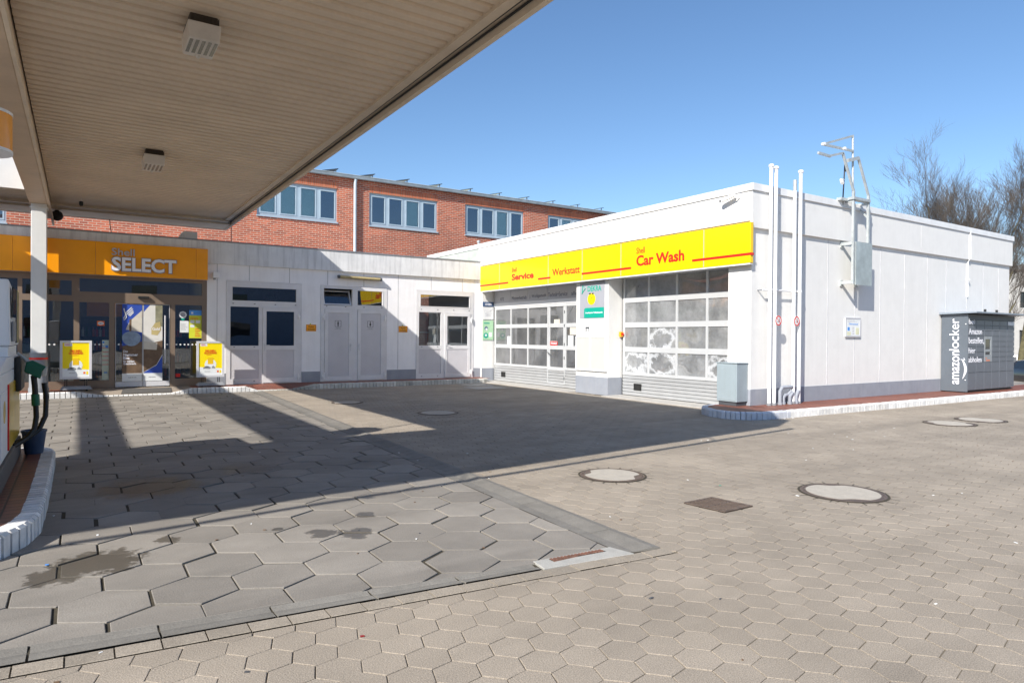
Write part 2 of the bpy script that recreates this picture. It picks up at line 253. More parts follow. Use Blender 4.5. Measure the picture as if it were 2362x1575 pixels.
# ------------------------------------------------------------------ geometry helpers
ORG = {}
class MB:
    def __init__(s): s.v = []; s.f = []; s.mi = []; s.k = 0
    def face(s, idx): s.f.append(idx); s.mi.append(s.k)
    def poly(s, pts):
        n = len(s.v); s.v += [tuple(p) for p in pts]; s.face(list(range(n, n+len(pts)))); return s
    def box(s, x0, x1, y0, y1, z0, z1):
        if x0 > x1: x0, x1 = x1, x0
        if y0 > y1: y0, y1 = y1, y0
        if z0 > z1: z0, z1 = z1, z0
        n = len(s.v); s.v += [(x, y, z) for z in (z0, z1) for y in (y0, y1) for x in (x0, x1)]
        for q in ((0, 2, 3, 1), (4, 5, 7, 6), (0, 1, 5, 4), (2, 6, 7, 3), (0, 4, 6, 2), (1, 3, 7, 5)): s.face([n+i for i in q])
        return s
    def hull(s, bot, top):   # prism between two equal-length loops (counter-clockwise seen from top side)
        n = len(s.v); k = len(bot); s.v += [tuple(p) for p in bot]+[tuple(p) for p in top]
        s.face([n+i for i in reversed(range(k))]); s.face([n+k+i for i in range(k)])
        for i in range(k): j = (i+1) % k; s.face([n+i, n+j, n+k+j, n+k+i])
        return s
    def cyl(s, p0, p1, r0, r1=None, n=12, caps=True):
        r1 = r0 if r1 is None else r1
        p0 = Vector(p0); p1 = Vector(p1); d = (p1-p0)
        if d.length < 1e-9: return s
        d.normalize(); a = d.orthogonal().normalized(); b = d.cross(a)
        m = len(s.v)
        for p, r in ((p0, r0), (p1, r1)):
            for i in range(n):
                t = 2*math.pi*i/n; s.v.append(tuple(p+a*math.cos(t)*r+b*math.sin(t)*r))
        for i in range(n): j = (i+1) % n; s.face([m+i, m+j, m+n+j, m+n+i])
        if caps: s.face([m+i for i in reversed(range(n))]); s.face([m+n+i for i in range(n)])
        return s
    def tube(s, pts, r, n=8):
        pts = [Vector(p) for p in pts]; rs = r if isinstance(r, (list, tuple)) else [r]*len(pts)
        m = len(s.v); a = None
        for i, p in enumerate(pts):
            d = (pts[min(i+1, len(pts)-1)]-pts[max(i-1, 0)]).normalized()
            a = d.orthogonal().normalized() if a is None else (a-d*a.dot(d)).normalized()
            b = d.cross(a)
            for k in range(n):
                t = 2*math.pi*k/n; s.v.append(tuple(p+a*math.cos(t)*rs[i]+b*math.sin(t)*rs[i]))
        for i in range(len(pts)-1):
            for k in range(n): j = (k+1) % n; s.face([m+i*n+k, m+i*n+j, m+(i+1)*n+j, m+(i+1)*n+k])
        s.face([m+k for k in reversed(range(n))]); s.face([m+(len(pts)-1)*n+k for k in range(n)])
        return s
    def bar(s, p0, p1, w, h=None):   # square bar
        h = h or w; p0 = Vector(p0); p1 = Vector(p1); d = (p1-p0).normalized()
        up = Vector((0, 0, 1)) if abs(d.z) < .9 else Vector((0, 1, 0)); a = d.cross(up).normalized(); b = a.cross(d)
        L = lambda p: [p+a*w/2*i+b*h/2*j for i, j in ((-1, -1), (1, -1), (1, 1), (-1, 1))]
        return s.hull(L(p0), L(p1))
    def lathe(s, c, prof, n=24):   # prof: (r,z) from bottom to top
        m = len(s.v)
        for r, z in prof:
            for i in range(n): t = 2*math.pi*i/n; s.v.append((c[0]+r*math.cos(t), c[1]+r*math.sin(t), c[2]+z))
        for k in range(len(prof)-1):
            for i in range(n): j = (i+1) % n; s.face([m+k*n+i, m+k*n+j, m+(k+1)*n+j, m+(k+1)*n+i])
        s.face([m+i for i in reversed(range(n))]); s.face([m+(len(prof)-1)*n+i for i in range(n)])
        return s
    def grid(s, plane, a0, a1, z0, z1, d0, d1, holes):   # slab in plane 'y' (a=x) or 'x' (a=y) with rectangular holes
        A = sorted({a0, a1, *[h[0] for h in holes], *[h[1] for h in holes]}); Z = sorted({z0, z1, *[h[2] for h in holes], *[h[3] for h in holes]})
        A = [a for a in A if a0 <= a <= a1]; Z = [z for z in Z if z0 <= z <= z1]
        solid = lambda i, j: 0 <= i < len(A)-1 and 0 <= j < len(Z)-1 and not any(h[0] < (A[i]+A[i+1])/2 < h[1] and h[2] < (Z[j]+Z[j+1])/2 < h[3] for h in holes)
        P = (lambda a, z, d: (a, d, z)) if plane == 'y' else (lambda a, z, d: (d, a, z))
        fl = plane == 'x'
        def q(*p): s.poly(p[::-1] if fl else p)
        for i in range(len(A)-1):
            for j in range(len(Z)-1):
                if not solid(i, j): continue
                x0, x1, y0, y1 = A[i], A[i+1], Z[j], Z[j+1]
                q(P(x0, y0, d0), P(x1, y0, d0), P(x1, y1, d0), P(x0, y1, d0)); q(P(x0, y0, d1), P(x0, y1, d1), P(x1, y1, d1), P(x1, y0, d1))
                if not solid(i-1, j): q(P(x0, y0, d0), P(x0, y1, d0), P(x0, y1, d1), P(x0, y0, d1))
                if not solid(i+1, j): q(P(x1, y0, d0), P(x1, y0, d1), P(x1, y1, d1), P(x1, y1, d0))
                if not solid(i, j-1): q(P(x0, y0, d0), P(x0, y0, d1), P(x1, y0, d1), P(x1, y0, d0))
                if not solid(i, j+1): q(P(x0, y1, d0), P(x1, y1, d0), P(x1, y1, d1), P(x0, y1, d1))
        return s
    def build(s, name, m, parent=None, smooth=False, bevel=0., org=None, weld=False):
        me = bpy.data.meshes.new(name)
        V = np.array(s.v, float)
        if parent is not None: L = ORG[parent.name]
        elif org is not None: L = Vector(org)
        else: L = Vector(((V[:, 0].min()+V[:, 0].max())/2, (V[:, 1].min()+V[:, 1].max())/2, V[:, 2].min()))
        V = V-np.array(L)
        me.from_pydata(V.tolist(), [], s.f)
        ms = m if isinstance(m, list) else [m]
        for x in ms: me.materials.append(M[x] if isinstance(x, str) else x)
        if len(ms) > 1: me.polygons.foreach_set('material_index', s.mi)
        if smooth: me.polygons.foreach_set('use_smooth', [True]*len(me.polygons))
        me.update()
        o = bpy.data.objects.new(name, me); COL.objects.link(o)
        if parent is not None: o.parent = parent
        else: o.location = L
        ORG[o.name] = Vector(L)
        if bevel: bm = o.modifiers.new('bevel', 'BEVEL'); bm.width = bevel; bm.segments = 2; bm.limit_method = 'ANGLE'; bm.angle_limit = R(40)
        if smooth and not bevel:
            try: me.set_sharp_from_angle(angle=R(40))
            except Exception: pass
        return o
def tag(o, label, cat, group=None):
    o['label'] = label; o['category'] = cat
    if group: o['group'] = group
    return o
def struct(o): o['kind'] = 'structure'; return o
def thing(name, label, cat, loc, group=None):
    o = bpy.data.objects.new(name, None); COL.objects.link(o); o.location = loc; o.empty_display_size = .2
    ORG[o.name] = Vector(loc); return tag(o, label, cat, group)
def dup(root, loc, label, rot=None):
    def cp(o, par):
        c = o.copy(); COL.objects.link(c); c.parent = par
        for ch in [x for x in bpy.data.objects if x.parent is o and x is not c]: cp(ch, c)
        return c
    c = cp(root, None); c.location = loc; c['label'] = label; ORG[c.name] = Vector(loc)
    if rot is not None: c.rotation_euler = rot
    return c
def text(s, plane, a, z, w, h, d, m, parent, name='lettering', th=.004, bold=.0, align='L', spacing=1., side=None, shear=0, lines=1.):
    """fit string into width w, height h; a,z = lower left as the reader sees it; d = depth coordinate of the wall face"""
    cu = bpy.data.curves.new(name, 'FONT'); cu.body = s; cu.size = 1; cu.extrude = .05; cu.offset = bold; cu.space_character = spacing; cu.shear = shear; cu.space_line = lines
    cu.resolution_u = 3
    if align == 'C': cu.align_x = 'CENTER'
    ob = bpy.data.objects.new(name, cu)
    me = bpy.data.meshes.new_from_object(ob); bpy.data.objects.remove(ob)
    n = len(me.vertices); V = np.empty(n*3); me.vertices.foreach_get('co', V); V = V.reshape(-1, 3)
    x0, x1 = V[:, 0].min(), V[:, 0].max(); y0, y1 = V[:, 1].min(), V[:, 1].max()
    u = (V[:, 0]-x0)/(x1-x0)*w; v = (V[:, 1]-y0)/(y1-y0)*h; t = (V[:, 2]/.05+1)/2*th
    if plane == 'y': W = np.stack([a+u, d-t, z+v], 1)
    elif plane == 'x': W = np.stack([d-t, a-u, z+v], 1)
    elif plane == 'xup': W = np.stack([d-t, a+v, z+u], 1)       # reads upward on a face turned to -x
    W = W-np.array(ORG[parent.name])
    me.vertices.foreach_set('co', W.ravel()); me.name = name
    me.materials.clear(); me.materials.append(M[m]); me.update()
    o = bpy.data.objects.new(name, me); COL.objects.link(o); o.parent = parent; ORG[o.name] = ORG[parent.name]
    return o
def greek(mb, x0, x1, z0, z1, y, rows, hgt=.45):
    """rows of unreadable small print as thin bars"""
    dz = (z1-z0)/rows
    for i in range(rows):
        zc = z1-(i+.5)*dz; x = x0; end = x0+(x1-x0)*random.uniform(.6, 1)
        while x < end:
            wd = random.uniform(.02, .06)*(x1-x0)/.3; mb.box(x, min(x+wd, end), y-.001, y, zc-dz*hgt/2, zc+dz*hgt/2); x += wd*1.25
YS, YC, XW, XD, XR = 19.57, 8.70, 11.46, 11.92, 23.62
ZP = .14
def parts(name, m, parent, boxes, **k):
    for b in boxes: MB().box(*b).build(name, m, parent, **k)
# ------------------------------------------------------------------ ground
def clip(poly, a, b, c):   # keep a*x+b*y>=c
    out = []
    for i in range(len(poly)):
        p, q = poly[i], poly[(i+1) % len(poly)]; fp = a*p[0]+b*p[1]-c; fq = a*q[0]+b*q[1]-c
        if fp >= 0: out.append(p)
        if fp*fq < 0: t = fp/(fp-fq); out.append((p[0]+(q[0]-p[0])*t, p[1]+(q[1]-p[1])*t))
    return out
def halfplane(p, q):   # left side of p->q is kept
    a, b = -(q[1]-p[1]), q[0]-p[0]; L = math.hypot(a, b); a /= L; b /= L
    return (a, b, a*p[0]+b*p[1])
def hexfield(name, m, px, py, ang, org, bbox, planes, gap, ch, drop, seedv, keep=None, jitter=0., tilt=0., union=False):
    mb = MB(); ca, sa = math.cos(ang), math.sin(ang); rd = random.Random(seedv)
    Rr = px/math.sqrt(3); ky = py/(1.5*Rr)
    x0, x1, y0, y1 = bbox; ext = max(x1-x0, y1-y0)*1.5; n = int(ext/px)+2; mm = int(ext/py)+2
    V = mb.v; F = mb.f
    for j in range(-mm, mm):
        for i in range(-n, n):
            lx = (i+.5*(j % 2))*px; ly = j*py
            cx = org[0]+lx*ca-ly*sa; cy = org[1]+lx*sa+ly*ca
            if not (x0-px < cx < x1+px and y0-px < cy < y1+px): continue
            if keep and not keep(cx, cy): continue
            jx, jy = rd.gauss(0, jitter), rd.gauss(0, jitter)
            P = []
            for k in range(6):
                t = R(60*k+30); hx = Rr*math.cos(t)+lx+jx; hy = Rr*ky*math.sin(t)+ly+jy
                P.append((org[0]+hx*ca-hy*sa, org[1]+hx*sa+hy*ca))
            if union:
                ok = [all(a*p[0]+b*p[1] >= c for p in P) for a, b, c in planes]
                if not any(ok):
                    pc = sorted(planes, key=lambda q: -(q[0]*cx+q[1]*cy-q[2]))[0]; P = clip(P, *pc)
            else:
                for pl in planes:
                    P = clip(P, *pl)
                    if len(P) < 3: break
            if len(P) < 3: continue
            gx = sum(p[0] for p in P)/len(P); gy = sum(p[1] for p in P)/len(P)
            g = gap*(1+rd.uniform(-.25, .35)); tx, ty = rd.gauss(0, tilt), rd.gauss(0, tilt); dz = rd.gauss(0, tilt*.06)
            def ring(ins, z):
                o = []
                for p in P:
                    dx, dy = gx-p[0], gy-p[1]; d = math.hypot(dx, dy) or 1; k_ = min(ins/d, .9)
                    x, y = p[0]+dx*k_, p[1]+dy*k_; o.append((x, y, z+dz+(x-gx)*tx+(y-gy)*ty))
                return o
            n0 = len(V); k = len(P)
            V += ring(g*.577, -drop); V += ring(g*.577, -ch*.6); V += ring(g*.577+ch, 0.)
            for r in range(2):
                for q in range(k): q2 = (q+1) % k; mb.face([n0+r*k+q, n0+r*k+q2, n0+(r+1)*k+q2, n0+(r+1)*k+q])
            mb.face([n0+2*k+q for q in range(k)])
    return struct(mb.build(name, m, org=(0, 0, 0)))
RB0, RB1 = (3.18, 3.47), (3.86, 18.62)        # inner edge of the gutter running away from the camera
FB0, FB1 = (-4., 4.40), (3.18, 3.53)          # inner edge of the gutter in front
hexfield('slab_paving', 'slab', .452, .388, 0, (.12, 4.30), (-9, 4, 3.3, 18.8), [halfplane(RB0, RB1), halfplane(FB1, FB0)[:2] + (halfplane(FB1, FB0)[2],), halfplane((3.9, 18.72), (-9, 18.72))] if False else
         [halfplane(RB0, RB1), halfplane(FB0, FB1), halfplane((4, 18.69), (-9, 18.69))], .014, .004, .02, 3, jitter=.005, tilt=.008)
ro = (.26, -.005)   # outer offset of right gutter
A0, A1 = (3.50, 3.40), (4.15, 18.62)
F0, F1 = (-4., 4.09), (3.50, 3.40)
hexfield('block_paving', 'hex', .203, .172, R(-17), (2.78, 2.20), (-4, 26, -2., 19.6), [halfplane(A1, A0), halfplane((F1[0], F1[1]-.14), (F0[0], F0[1]-.14))], .0042, .003, .012, 5, keep=lambda x, y: not (y > 8.2 and x > 11.4) and not (x > 18 and y < 0) and x/(abs(y)+.5) < 9 and y > -.12*x+.1 and not (x < 3.3 and y > 4.6), jitter=.0008, tilt=.004, union=True)
# base ground sheet to the horizon, dropping a metre beyond the forecourt on the right
def ground():
    mb = MB(); xs = [-300, -20, 28, 44, 300]; zs = [-.009, -.009, -.009, -1.02, -1.02]
    ys = [-300, 300]
    for i in range(4):
        mb.poly([(xs[i], ys[0], zs[i]), (xs[i+1], ys[0], zs[i+1]), (xs[i+1], ys[1], zs[i+1]), (xs[i], ys[1], zs[i])])
    return struct(mb.build('ground', 'joints', org=(0, 0, 0)))
gr = ground()
mb = MB()
for a in [(-300, -15, -300, 300), ]: pass
mb.poly([(26, -300, -.001), (28, -300, -.001), (28, 300, -.001), (26, 300, -.001)])
mb.poly([(28, -300, -.001), (44, -300, -1.01), (44, 300, -1.01), (28, 300, -.001)]); mb.poly([(44, -300, -1.01), (300, -300, -1.01), (300, 300, -1.01), (44, 300, -1.01)])
mb.poly([(-300, -300, -.001), (26, -300, -.001), (26, -2, -.001), (-300, -2, -.001)])
mb.poly([(-300, -2, -.001), (-9, -2, -.001), (-9, 300, -.001), (-300, 300, -.001)])
struct(mb.build('road_surface', 'asphalt', org=(0, 0, 0)))
mb = MB(); mb.poly([(3.55, 3.3, -.006), (26, 3.3, -.006), (26, 19.5, -.006), (4.2, 19.5, -.006)]); mb.poly([(-9, -2, -.006), (26, -2, -.006), (26, 3.3, -.006), (3.55, 3.3, -.006), (3.4, 3.38, -.006), (-9, 4.5, -.006)]); struct(mb.build('sand_bed', mat('joint_sand', (.15, .125, .09), .95, vary=.35, scale=6), org=(0, 0, 0)))
# gutters
def lerp(p, q, t): return (p[0]+(q[0]-p[0])*t, p[1]+(q[1]-p[1])*t)
def strip(name, m, p0, p1, q0, q1, prof, seg, gapf=.012):
    """stones along p (one edge) and q (other edge); prof: list of (t across, z)"""
    mb = MB(); L = math.dist(p0, p1); n = max(1, round(L/seg))
    for i in range(n):
        t0 = i/n+gapf/L/2; t1 = (i+1)/n-gapf/L/2
        a0, a1, b0, b1 = lerp(p0, p1, t0), lerp(p0, p1, t1), lerp(q0, q1, t0), lerp(q0, q1, t1)
        dz = random.gauss(0, .0012)
        rows = []
        for t, z in prof:
            A = lerp(a0, b0, t); B = lerp(a1, b1, t); rows.append(((A[0], A[1], z+dz), (B[0], B[1], z+dz)))
        k = len(mb.v)
        for A, B in rows: mb.v += [A, B]
        for j in range(len(rows)-1): mb.face([k+2*j, k+2*j+2, k+2*j+3, k+2*j+1])
        lo = len(mb.v)   # end walls down
        for s_ in (0, 1):
            base = [r[s_] for r in rows]; mb.poly([*(base if s_ == 0 else base[::-1]), *([(base[-1][0], base[-1][1], -.03), (base[0][0], base[0][1], -.03)] if s_ == 0 else [(base[0][0], base[0][1], -.03), (base[-1][0], base[-1][1], -.03)])])
    return struct(mb.build(name, m, org=(0, 0, 0)))
strip('gutter_channel', 'gutter', RB0, RB1, A0, A1, [(0, .001), (.28, -.004), (.34, -.006), (.5, .0), (.8, .012), (1, .003)], .5)
strip('gutter_channel', 'gutter', (2.52, 3.61), FB0, (2.52, 3.49), F0, [(0, .001), (.3, -.006), (.36, -.008), (.6, .0), (1, .006)], .55)
strip('edge_course', 'edge', (3.50, 3.385), (-4., 4.08), (3.5, 3.27), (-4, 3.96), [(0, .001), (.05, .004), (.95, .004), (1, .001)], .2, .008)
# drain slot
dr = thing('slot_drain', 'narrow rusty slot drain in pale concrete at the corner of the grey slabs', 'drain', (2.9, 3.53, 0))
mb = MB(); mb.grid
mb.hull([(2.53, 3.485, -.03), (3.24, 3.40, -.03), (3.19, 3.60, -.03), (2.55, 3.64, -.03)], [(2.53, 3.485, .006), (3.24, 3.40, .006), (3.19, 3.60, .006), (2.55, 3.64, .006)]); mb.build('surround', mat('drain_concrete', (.40, .39, .36), .85, vary=.12, scale=9, speck=.15), dr, bevel=.004)
mb = MB()
mb.hull([(2.66, 3.565, .0), (3.1, 3.535, .0), (3.09, 3.585, .0), (2.66, 3.61, .0)], [(2.66, 3.565, .0075), (3.1, 3.535, .0075), (3.09, 3.585, .0075), (2.66, 3.61, .0075)])
mb.build('slot', 'black', dr)
mb = MB()
for i in range(15):
    t = (i+.5)/15; x = 2.66+.43*t; y = 3.567-.03*t; mb.box(x-.009, x+.009, y, y+.045, .0, .0115)
mb.box(2.66, 3.09, 3.552, 3.560, 0, .011); mb.build('grating', mat('rust', (.19, .09, .06), .7, vary=.4, scale=20), dr)
# manholes
def manhole(x, y, r, label, notch=.0, rot=0):
    t = thing('manhole_cover', label, 'manhole cover', (x, y, 0), 'round manhole covers in the paving')
    mb = MB(); n = 48
    ro, ri = r, r*.93
    for i in range(n):
        a, b = 2*math.pi*i/n, 2*math.pi*(i+1)/n
        c = lambda rr, aa, z: (x+rr*math.cos(aa), y+rr*math.sin(aa), z)
        mb.poly([c(ri, a, .009), c(ro, a, .007), c(ro, b, .007), c(ri, b, .009)]); mb.poly([c(ro, a, -.02), c(ro, b, -.02), c(ro, b, .007), c(ro, a, .007)]); mb.poly([c(ri, a, -.02), c(ri, a, .009), c(ri, b, .009), c(ri, b, -.02)])
    mb.build('ring', 'iron', t)
    mb = MB(); pl = []
    for i in range(72):
        a = 2*math.pi*i/72; rr = r*.865
        if notch:
            dd = min(abs((a-rot) % (2*math.pi)), abs(2*math.pi-(a-rot) % (2*math.pi)), abs((a-rot-math.pi) % (2*math.pi)), abs(2*math.pi-(a-rot-math.pi) % (2*math.pi)))
            if dd < .42: rr *= 1-notch*math.cos(dd/.42*math.pi/2)
        pl.append((x+rr*math.cos(a), y+rr*math.sin(a)))
    mb.hull([(p[0], p[1], -.02) for p in pl], [(p[0], p[1], .0105) for p in pl]); mb.build('concrete_infill', 'cover', t)
    mb = MB(); mb.lathe((x, y, 0), [(r*.92, -.02), (r*.92, .0085)], 48); mb.build('lid', 'iron', t)
    mb = MB()   # cut collar of mortar around the frame
    for i in range(60):
        a, b = 2*math.pi*i/60, 2*math.pi*(i+1)/60; r1, r2 = r*1.0, r*1.06
        mb.poly([(x+r1*math.cos(a), y+r1*math.sin(a), .0055), (x+r2*math.cos(a), y+r2*math.sin(a), .0055), (x+r2*math.cos(b), y+r2*math.sin(b), .0055), (x+r1*math.cos(b), y+r1*math.sin(b), .0055)])
        if i % 3 == 0:
            ca, sa = math.cos(a), math.sin(a); r3 = r*1.28; w_ = .004
            mb.poly([(x+r2*ca+w_*sa, y+r2*sa-w_*ca, .0055), (x+r3*ca+w_*sa, y+r3*sa-w_*ca, .0055), (x+r3*ca-w_*sa, y+r3*sa+w_*ca, .0055), (x+r2*ca-w_*sa, y+r2*sa+w_*ca, .0055)])
    mb.build('mortar_collar', 'joints', t)
manhole(4.885, 5.48, .35, 'round manhole cover with pinched concrete filling, nearest the shadow edge', .22, 2.2)
manhole(6.27, 3.68, .385, 'large round manhole cover with rusty notched rim, the nearest of all', .16, .9)
manhole(13.17, 5.74, .40, 'round manhole cover in front of the parcel locker, left of the close pair', .2, 2.4)
manhole(14.27, 5.69, .40, 'round manhole cover in front of the parcel locker, right of the close pair', .2, .3)
manhole(5.07, 14.57, .33, 'small pale manhole cover in front of the toilet doors')
manhole(5.92, 11.74, .38, 'round manhole cover in the shaded paving in front of the workshop')
# square grate
g = thing('gully_grate', 'rusty square gully grate with slots between the manhole covers', 'drain', (4.83, 4.0, 0))
cs = [(4.615, 4.205), (5.00, 4.215), (5.055, 3.80), (4.665, 3.79)]
mb = MB(); mb.hull([(p[0], p[1], -.02) for p in cs[::-1]], [(p[0], p[1], .006) for p in cs[::-1]]); mb.build('pit', 'black', g)
mb = MB()
def gp(u, v): a = lerp(cs[0], cs[1], u); b = lerp(cs[3], cs[2], u); return lerp(a, b, v)
for i in range(8):
    u = (i+.5)/8; wd = .030
    q = [gp(u-wd, .03), gp(u-wd, .97), gp(u+wd, .97), gp(u+wd, .03)]; mb.hull([(p[0], p[1], 0) for p in q], [(p[0], p[1], .013) for p in q])
for u0, u1, v0, v1 in ((0, 1, 0, .07), (0, 1, .93, 1), (0, .05, .07, .93), (.95, 1, .07, .93), (.05, .95, .48, .52)):
    q = [gp(u0, v0), gp(u0, v1), gp(u1, v1), gp(u1, v0)]; mb.hull([(p[0], p[1], 0) for p in q], [(p[0], p[1], .0128) for p in q])
mb.build('bars', 'iron', g)
# concrete patches in front of workshop
for (x, y, a, b, n) in [(10.05, 16.9, .5, .42, 'pale rectangular concrete cover nearest the workshop door'), (10.4, 18.0, .45, .36, 'pale concrete cover by the end of the shop kerb')]:
    mb = MB(); mb.box(x-a, x+a, y-b, y+b, -.02, .008); tag(mb.build('access_cover', 'concrete', bevel=.004), n, 'cover', 'rectangular concrete covers')
# thresholds in front of the roller doors
mb = MB(); mb.box(11.22, 12.3, 14.4, 19.45, -.02, .02); mb.box(11.22, 12.3, 9.28, 13.03, -.02, .02); struct(mb.build('threshold', 'concrete', bevel=.006))
# kerbs
def kerb(path, m, width=.12, stone=.105, hin=None, name='kerb', base=-.02, gapk=.007):
    """path of (x,y,top): outer line; stones stand to the left of travel"""
    mb = MB(); seg = []
    for (p, q) in zip(path[:-1], path[1:]):
        L = math.hypot(q[0]-p[0], q[1]-p[1]); n = max(1, round(L/stone))
        for i in range(n):
            t0, t1 = i/n, (i+1)/n; seg.append(([p[k]+(q[k]-p[k])*t0 for k in range(3)], [p[k]+(q[k]-p[k])*t1 for k in range(3)]))
    for a, b in seg:
        d = Vector((b[0]-a[0], b[1]-a[1], 0)); L = d.length; d.normalize(); nrm = Vector((-d.y, d.x, 0)); g_ = gapk
        jit = random.gauss(0, .0015)
        A = Vector((a[0], a[1], 0))+d*g_; B = Vector((b[0], b[1], 0))-d*g_
        zA, zB = a[2]+jit, b[2]+jit; c = min(.022, a[2]*.6)
        rows = [(0, base, base), (0, zA-c, zB-c), (c, zA, zB), (width, zA, zB), (width, base, base)]
        k = len(mb.v)
        for off, z0, z1 in rows:
            P = A+nrm*off+nrm*jit; Q = B+nrm*off+nrm*jit; mb.v += [(P.x, P.y, z0), (Q.x, Q.y, z1)]
        for j in range(4): mb.face([k+2*j, k+2*j+1, k+2*j+3, k+2*j+2])
        mb.face([k, k+2, k+4, k+6, k+8]); mb.face([k+9, k+7, k+5, k+3, k+1])
    return struct(mb.build(name, m, org=(0, 0, 0)))
KY = 18.70
kp1 = [(-9, KY, .14), (-.05, KY, .14), (.5, KY, .028), (1.95, KY, .028), (2.45, KY, .14), (3.72, KY, .14), (4.05, KY, .025)]
kp2 = [(4.05, KY, .025), (4.95, KY, .025), (5.6, KY, .14), (11.1, KY, .14), (11.3, KY+.1, .14), (11.35, KY+.3, .14)]
kerb(kp1, 'kerb'); kerb(kp2, 'kerbold')
mb = MB()
pp = [(-9, .14), (-.05, .14), (.5, .028), (1.95, .028), (2.45, .14), (3.72, .14), (4.05, .025), (4.95, .025), (5.6, .14), (11.44, .14)]
for (xa, za), (xb, zb) in zip(pp[:-1], pp[1:]):
    mb.k = 1 if (xa >= -.06 and xb <= 2.46) else 0
    mb.poly([(xa, KY+.115, za-.002), (xb, KY+.115, zb-.002), (xb, YS, .138), (xa, YS, .138)])
struct(mb.build('pavement', ['tile', mat('worn_pavement', (.30, .25, .2), .85, vary=.12, scale=6)], org=(0, 0, 0)))
mb = MB(); mb.box(-9, 11.44, KY+.05, YS+.3, -.02, .0); struct(mb.build('pavement_bed', 'joints', org=(0, 0, 0)))
kr = [(11.44, 9.36), (11.0, 9.35), (10.66, 9.25), (10.38, 9.02), (10.22, 8.70), (10.16, 8.36), (10.22, 8.08), (10.42, 7.88), (10.75, 7.77), (11.4, 7.73), (15, 7.64), (19, 7.60), (26, 7.55)]
kerb([(x, y, .14) for x, y in kr[:10]], mat('kerb_blue_white', (.55, .57, .62), .7, vary=.1, scale=12, island=.1, dirt=.2))
kerb([(x, y, .14) for x, y in kr[9:]], 'kerb')
mb = MB(); inn = [(11.46, 9.26), (11.0, 9.24), (10.72, 9.14), (10.48, 8.95), (10.33, 8.68), (10.28, 8.38), (10.33, 8.16), (10.5, 7.98), (10.8, 7.885), (11.4, 7.845), (15, 7.755), (19, 7.715), (26, 7.665), (26, 9.2), (23.6, 9.2), (23.6, 8.71), (11.46, 8.71)]
for poly_ in ([inn[0], *inn[1:10], (11.46, 8.71)], [inn[9], inn[10], inn[11], (19, 8.71), (11.4, 8.71)], [inn[11], inn[12], (26, 8.71), (19, 8.71)]):
    mb.poly([(x, y, .138) for x, y in poly_])
struct(mb.build('pavement', 'tile', org=(0, 0, 0)))
# ------------------------------------------------------------------ pump island
ki = [(-2.2, 5.33), (-.95, 5.34), (-.62, 5.40), (-.42, 5.56), (-.30, 5.80), (-.235, 6.15), (-.22, 7), (-.22, 9.2), (-.24, 9.45), (-.32, 9.62), (-.5, 9.72), (-2.2, 9.72)]
kerb([(x, y, .16) for x, y in ki], 'kerb', width=.13, stone=.09, gapk=.011)
for a_, b_ in zip(ki[:-1], ki[1:]):
    pass
mb = MB(); pin = [(-2.2, 5.35), (-.95, 5.36), (-.63, 5.42), (-.435, 5.575), (-.32, 5.81), (-.255, 6.15), (-.24, 7), (-.24, 9.2), (-.26, 9.44), (-.335, 9.60), (-.5, 9.70), (-2.2, 9.70)]; mb.hull([(x, y, -.02) for x, y in pin], [(x, y, .145) for x, y in pin]); struct(mb.build('island_bed', 'joints', org=(0, 0, 0)))
mb = MB(); mb.poly([(-2.2, 5.45, .157), (-.93, 5.46, .157), (-.66, 5.53, .157), (-.52, 5.65, .157), (-.42, 5.86, .157), (-.36, 6.17, .157), (-.345, 7, .157), (-.345, 9.2, .157), (-.37, 9.4, .157), (-.45, 9.55, .157), (-.55, 9.60, .157), (-2.2, 9.6, .157)])
struct(mb.build('pump_island', 'tile2', org=(0, 0, 0)))
# ------------------------------------------------------------------ shop building
shop = thing('shop_building', 'low white flat-roofed building with shop front, doors and toilets', 'building', (1.7, YS, 0))
D1, WC, D3 = (3.38, 5.43, .14, 3.0), (5.98, 8.07, .14, 3.0), (9.06, 11.18, .14, 3.0)
mb = MB(); mb.grid('y', -9, XW, 0, 4.0, YS, YS+.25, [(-8.6, 2.90, .10, 2.97), D1, WC, D3])
mb.build('wall', 'wallshop', shop)
mb = MB(); mb.box(-9, -8.8, YS+.25, 27.5, 0, 4.0); mb.box(-9, XW, 27.3, 27.5, 0, 4.0); mb.box(3.05, 3.2, YS+.25, 27.3, 0, 3.9); mb.box(8.4, 8.5, YS+.25, 27.3, 0, 3.9); mb.box(5.7, 5.8, YS+.25, 27.3, 0, 3.9); mb.build('inner_wall', 'interior', shop)
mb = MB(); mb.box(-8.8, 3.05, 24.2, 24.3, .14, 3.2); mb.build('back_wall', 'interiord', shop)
mb = MB(); mb.box(-9, XW, YS+.25, 27.3, 3.2, 3.3); mb.box(-9, XW+.1, YS+.06, 27.5, 3.92, 3.99); mb.build('ceiling', 'interior', shop)
mb = MB(); mb.box(-9, XW, YS+.02, 27.3, .05, .14); mb.build('floor', mat('shop_floor', (.22, .2, .18), .4), shop)
mb = MB(); mb.box(-9, XW-.003, YS-.07, YS-.002, 3.43, 4.02); mb.build('fascia', 'fasciashop', shop)
mb = MB(); mb.box(-9, XW-.003, YS-.09, YS+.12, 4.022, 4.055); mb.build('coping', 'mgrey', shop)
parts('plinth', 'plinth', shop, [(a+.004, b-.004, YS-.014, YS+.001, ZP, .45) for a, b in ((5.43, 5.98), (8.07, 9.06), (11.18, 11.45), (2.9, 3.38))])
